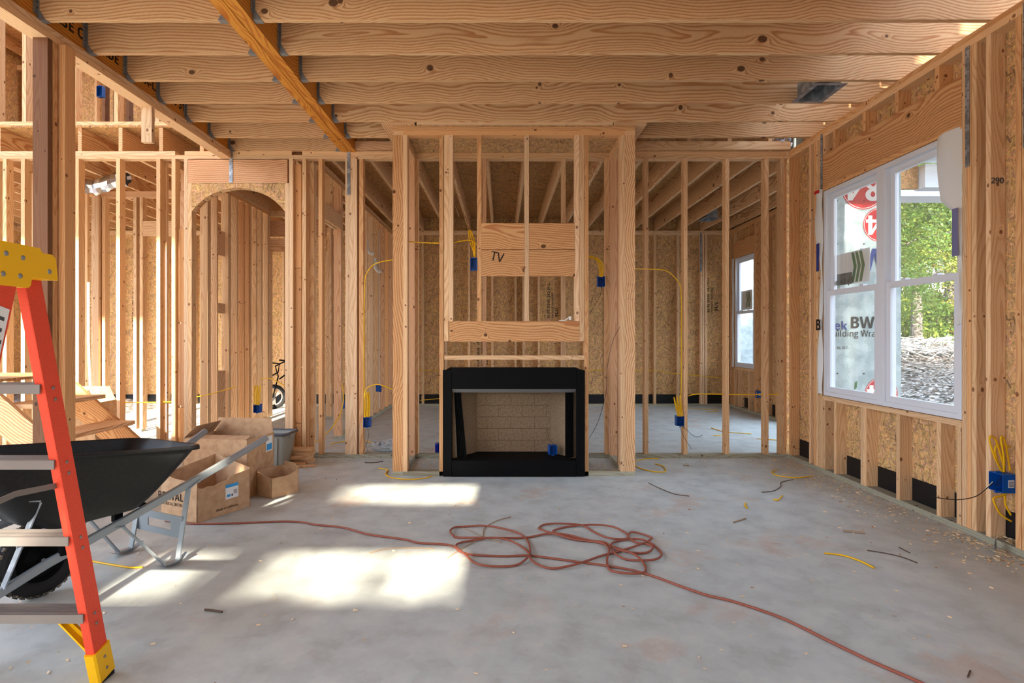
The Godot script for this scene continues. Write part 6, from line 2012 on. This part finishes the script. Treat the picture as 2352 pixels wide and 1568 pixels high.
	bar(wm, Vector3(0.55, 1.358, -5.188), Vector3(0.59, 1.385, -5.188), 0.02, 0.008)
	bx(wm, Vector3(0.585, 1.36, -5.2), Vector3(0.605, 1.392, -5.175))
	tag(put(done(wm), "plastic_offcut", M.pvc), "white plastic offcut lying on the mantel board's right end", "offcut")
	# wheeled cart far back
	var c := thing("folded_cart", "black folded cart with a silver-spoked wheel beyond the arched doorway", "cart", Vector3(-3.86, 0, -10.0))
	var tm := mb()
	var pr := []
	for i in 13:
		var a := TAU * i / 12.0
		pr.append(Vector2(0.175 + 0.03 * cos(a), 0.03 * sin(a)))
	lathe(tm, pr, 28, Vector3(0, 0.205, 0), Vector3(0.25, 0, 1).normalized())
	put(done(tm), "tyre", M.tyre, c)
	var hm := mb()
	var axd := Vector3(0.25, 0, 1).normalized()
	lathe(hm, [Vector2(0.15, -0.01), Vector2(0.15, 0.02), Vector2(0.13, 0.022)], 28, Vector3(0, 0.205, 0), axd)
	lathe(hm, [Vector2(0.035, 0.02), Vector2(0.03, 0.03), Vector2(0, 0.032)], 16, Vector3(0, 0.205, 0), axd)
	for i in 3:
		var a := TAU * i / 3.0 + 0.4
		var d := axd.cross(Vector3.UP) * cos(a) + Vector3.UP * sin(a)
		bar(hm, Vector3(0, 0.205, 0) + axd * 0.015, Vector3(0, 0.205, 0) + axd * 0.015 + d * 0.145, 0.055, 0.012, axd)
	put(done(hm), "spoked_rim", M.alu, c)
	var km := mb()
	tube(km, [Vector3(-0.15, 0.02, 0.1), Vector3(0.02, 0.2, 0.08), Vector3(0.1, 0.55, 0.05), Vector3(0.05, 0.72, 0.05), Vector3(0.3, 0.85, 0.0)], 0.012, 8)
	tube(km, [Vector3(-0.2, 0.45, 0.05), Vector3(0.1, 0.62, 0.05), Vector3(0.12, 0.76, 0.05), Vector3(-0.2, 0.8, 0.05)], 0.012, 8)
	tube(km, [Vector3(0.1, 0.5, 0.0), Vector3(0.35, 0.68, 0.0), Vector3(0.33, 0.8, 0.0), Vector3(0.1, 0.82, 0.0)], 0.013, 8)
	put(done(km), "frame_tube", M.black_steel, c)
	var kb := mb()
	bar(kb, Vector3(-0.12, 0.0, 0.12), Vector3(0.06, 0.06, 0.12), 0.1, 0.05)
	put(done(kb), "foot_rest", M.black_steel, c)

func _debris():
	# lumber offcuts beside the bin
	var oc := [[-2.02, 0.0, -5.62, 0.3, 0.09, 0.02, 0.25, "bottom"], [-1.96, 0.0, -5.74, 0.28, 0.09, 0.038, -0.2, "rear"], [-1.98, 0.04, -5.7, 0.31, 0.089, 0.038, 0.12, "second"], [-1.95, 0.08, -5.72, 0.27, 0.089, 0.03, -0.3, "third"], [-1.93, 0.112, -5.73, 0.2, 0.089, 0.03, 0.05, "top"], [-1.86, 0.0, -5.5, 0.24, 0.05, 0.015, 0.5, "outlying thin"]]
	for q in oc:
		var o := lum(self, numbered("lumber_offcut"), Vector3(-q[3] / 2, 0, -q[4] / 2), Vector3(q[3] / 2, q[5], q[4] / 2), [0, 1, 2, 4][rng.randi_range(0, 3)])
		o.position = Vector3(q[0], q[1] + q[5] / 2, q[2])
		o.rotation.y = q[6]
		tag(o, q[7] + " short lumber offcut of the scrap pile beside the grey bin", "offcut", "lumber offcuts by the bin")
	# sticks, wires and splinters on the floor
	var sticks := [
		["thin forked dry twig lying across the cord loops", [Vector3(-0.304, 0.000, -3.234), Vector3(-0.209, 0.000, -3.428), Vector3(-0.121, 0.000, -3.577), Vector3(-0.113, 0.000, -3.738), Vector3(-0.037, 0.000, -3.897), Vector3(0.059, 0.000, -3.982)], 0.003, 0],
		["crossing branch of the twig in the cord loops", [Vector3(-0.272, 0.000, -3.781), Vector3(-0.184, 0.000, -3.680), Vector3(-0.113, 0.000, -3.584), Vector3(-0.003, 0.000, -3.486)], 0.0025, 0],
		["long dry twig left of the cord loops", [Vector3(-0.744, 0.000, -3.318), Vector3(-0.661, 0.000, -3.379), Vector3(-0.533, 0.000, -3.400), Vector3(-0.393, 0.000, -3.386)], 0.003, 0],
		["dark copper wire scrap near the coiled cord's right", [Vector3(1.215, 0.000, -4.903), Vector3(1.260, 0.000, -4.735), Vector3(1.326, 0.000, -4.565), Vector3(1.424, 0.000, -4.502)], 0.003, 1],
		["dark wire scrap below the curled yellow offcut", [Vector3(2.026, 0.000, -4.616), Vector3(2.136, 0.000, -4.655), Vector3(2.254, 0.000, -4.790), Vector3(2.328, 0.000, -4.933), Vector3(2.471, 0.000, -5.022)], 0.003, 1],
		["long dark wire scrap right of the yellow offcut", [Vector3(2.072, 0.000, -3.359), Vector3(2.140, 0.000, -3.318), Vector3(2.198, 0.000, -3.259), Vector3(2.225, 0.000, -3.172)], 0.003, 1],
		["short dark twig right of the long wire scrap", [Vector3(2.285, 0.000, -3.407), Vector3(2.284, 0.000, -3.359), Vector3(2.286, 0.000, -3.318)], 0.003, 1],
		["brown wood splinter by the right wall", [Vector3(2.126, 0.000, -3.688), Vector3(2.179, 0.000, -3.672), Vector3(2.234, 0.000, -3.648)], 0.006, 0],
		["short brown twig in the open floor", [Vector3(1.507, 0.000, -3.861), Vector3(1.559, 0.000, -3.897), Vector3(1.624, 0.000, -3.944)], 0.0045, 0],
		["dark splinter in the left foreground", [Vector3(-1.317, 0.000, -2.623), Vector3(-1.275, 0.000, -2.615), Vector3(-1.230, 0.000, -2.602)], 0.005, 1],
		["dark bent nail near the right bottom corner", [Vector3(1.658, 0.000, -2.108), Vector3(1.682, 0.000, -2.132), Vector3(1.700, 0.000, -2.149)], 0.003, 1],
		["small dark scrap by the right chase post", [Vector3(1.708, 0.000, -5.582), Vector3(1.759, 0.000, -5.564)], 0.006, 0],
		["dark wire scrap left of the chase", [Vector3(-1.320, 0.000, -5.698), Vector3(-1.228, 0.000, -5.698), Vector3(-1.156, 0.000, -5.757)], 0.004, 1]]
	for s in sticks:
		var p: Array = s[1]
		var m := mb()
		tube(m, smooth_path(flat(p, s[2] + 0.001), 4), s[2], 6)
		tag(put(done(m), "twig", M.twig if s[3] == 0 else M.stick_dark), s[0], "scrap", "scraps on the floor")
	# grey metal clip by the right plate
	var g := mb()
	bar(g, Vector3(2.770, 0.000, -3.379) + Vector3(0, 0.015, 0), Vector3(2.776, 0.000, -3.338) + Vector3(0, 0.02, 0), 0.05, 0.003, Vector3(0.3, 1, 0.5))
	bar(g, Vector3(2.776, 0.000, -3.338) + Vector3(0, 0.02, 0), Vector3(2.820, 0.000, -3.379) + Vector3(0, 0.045, 0), 0.05, 0.003, Vector3(1, 0.3, 0))
	tag(put(done(g), "metal_clip", M.galv), "bent grey metal clip lying against the right bottom plate", "clip")
	# wood shavings and chips
	var r := RandomNumberGenerator.new()
	r.seed = 91
	for k in 2:
		var m := mb()
		var count := 2300 if k == 0 else 260
		for i in count:
			var p := Vector3.ZERO
			var pick := r.randf()
			if pick < 0.4:
				p = Vector3(XR - absf(r.randfn()) * 0.22, 0, -r.randf_range(2.6, 5.9))
				if p.x > XR - 0.005:
					p.x = XR - 0.01
			elif pick < 0.55:
				p = Vector3(r.randf_range(-0.82, -0.53) if r.randf() < 0.5 else r.randf_range(0.74, 1.05), 0, -r.randf_range(5.28, 5.9))
			elif pick < 0.68:
				p = Vector3(r.randf_range(-2.0, 2.8), 0, -ZW + absf(r.randfn()) * 0.12)
			elif pick < 0.82:
				p = Vector3(XR - 0.05 - absf(r.randfn()) * 0.1, 0, -r.randf_range(3.1, 3.65))
				if r.randf() < 0.4:
					p = Vector3(XR + r.randf_range(0.005, 0.08), FT, -r.randf_range(3.32, 3.47))
			else:
				p = Vector3(r.randf_range(-2.3, 2.7), 0, -r.randf_range(2.0, 5.7))
			var L := r.randf_range(0.004, 0.011)
			var b := Basis(Vector3.UP, r.randf() * TAU) * Basis(Vector3.RIGHT, r.randf_range(-0.3, 0.3))
			p.y += 0.003 + (r.randf() * 0.012 if pick < 0.82 and pick >= 0.68 else 0.0)
			var q := [p + b * Vector3(-L, 0, -L * 0.4), p + b * Vector3(L, 0, -L * 0.4), p + b * Vector3(L * 0.9, L * 0.3, L * 0.4), p + b * Vector3(-L * 0.9, L * 0.2, L * 0.4)]
			quad(m, q[0], q[1], q[2], q[3])
		tag(put(done(m), "wood_chips", M.chip if k == 0 else M.chip_brown), ["pale", "brown"][k] + " wood shavings scattered on the floor and along the plates", "shavings", "", "stuff")
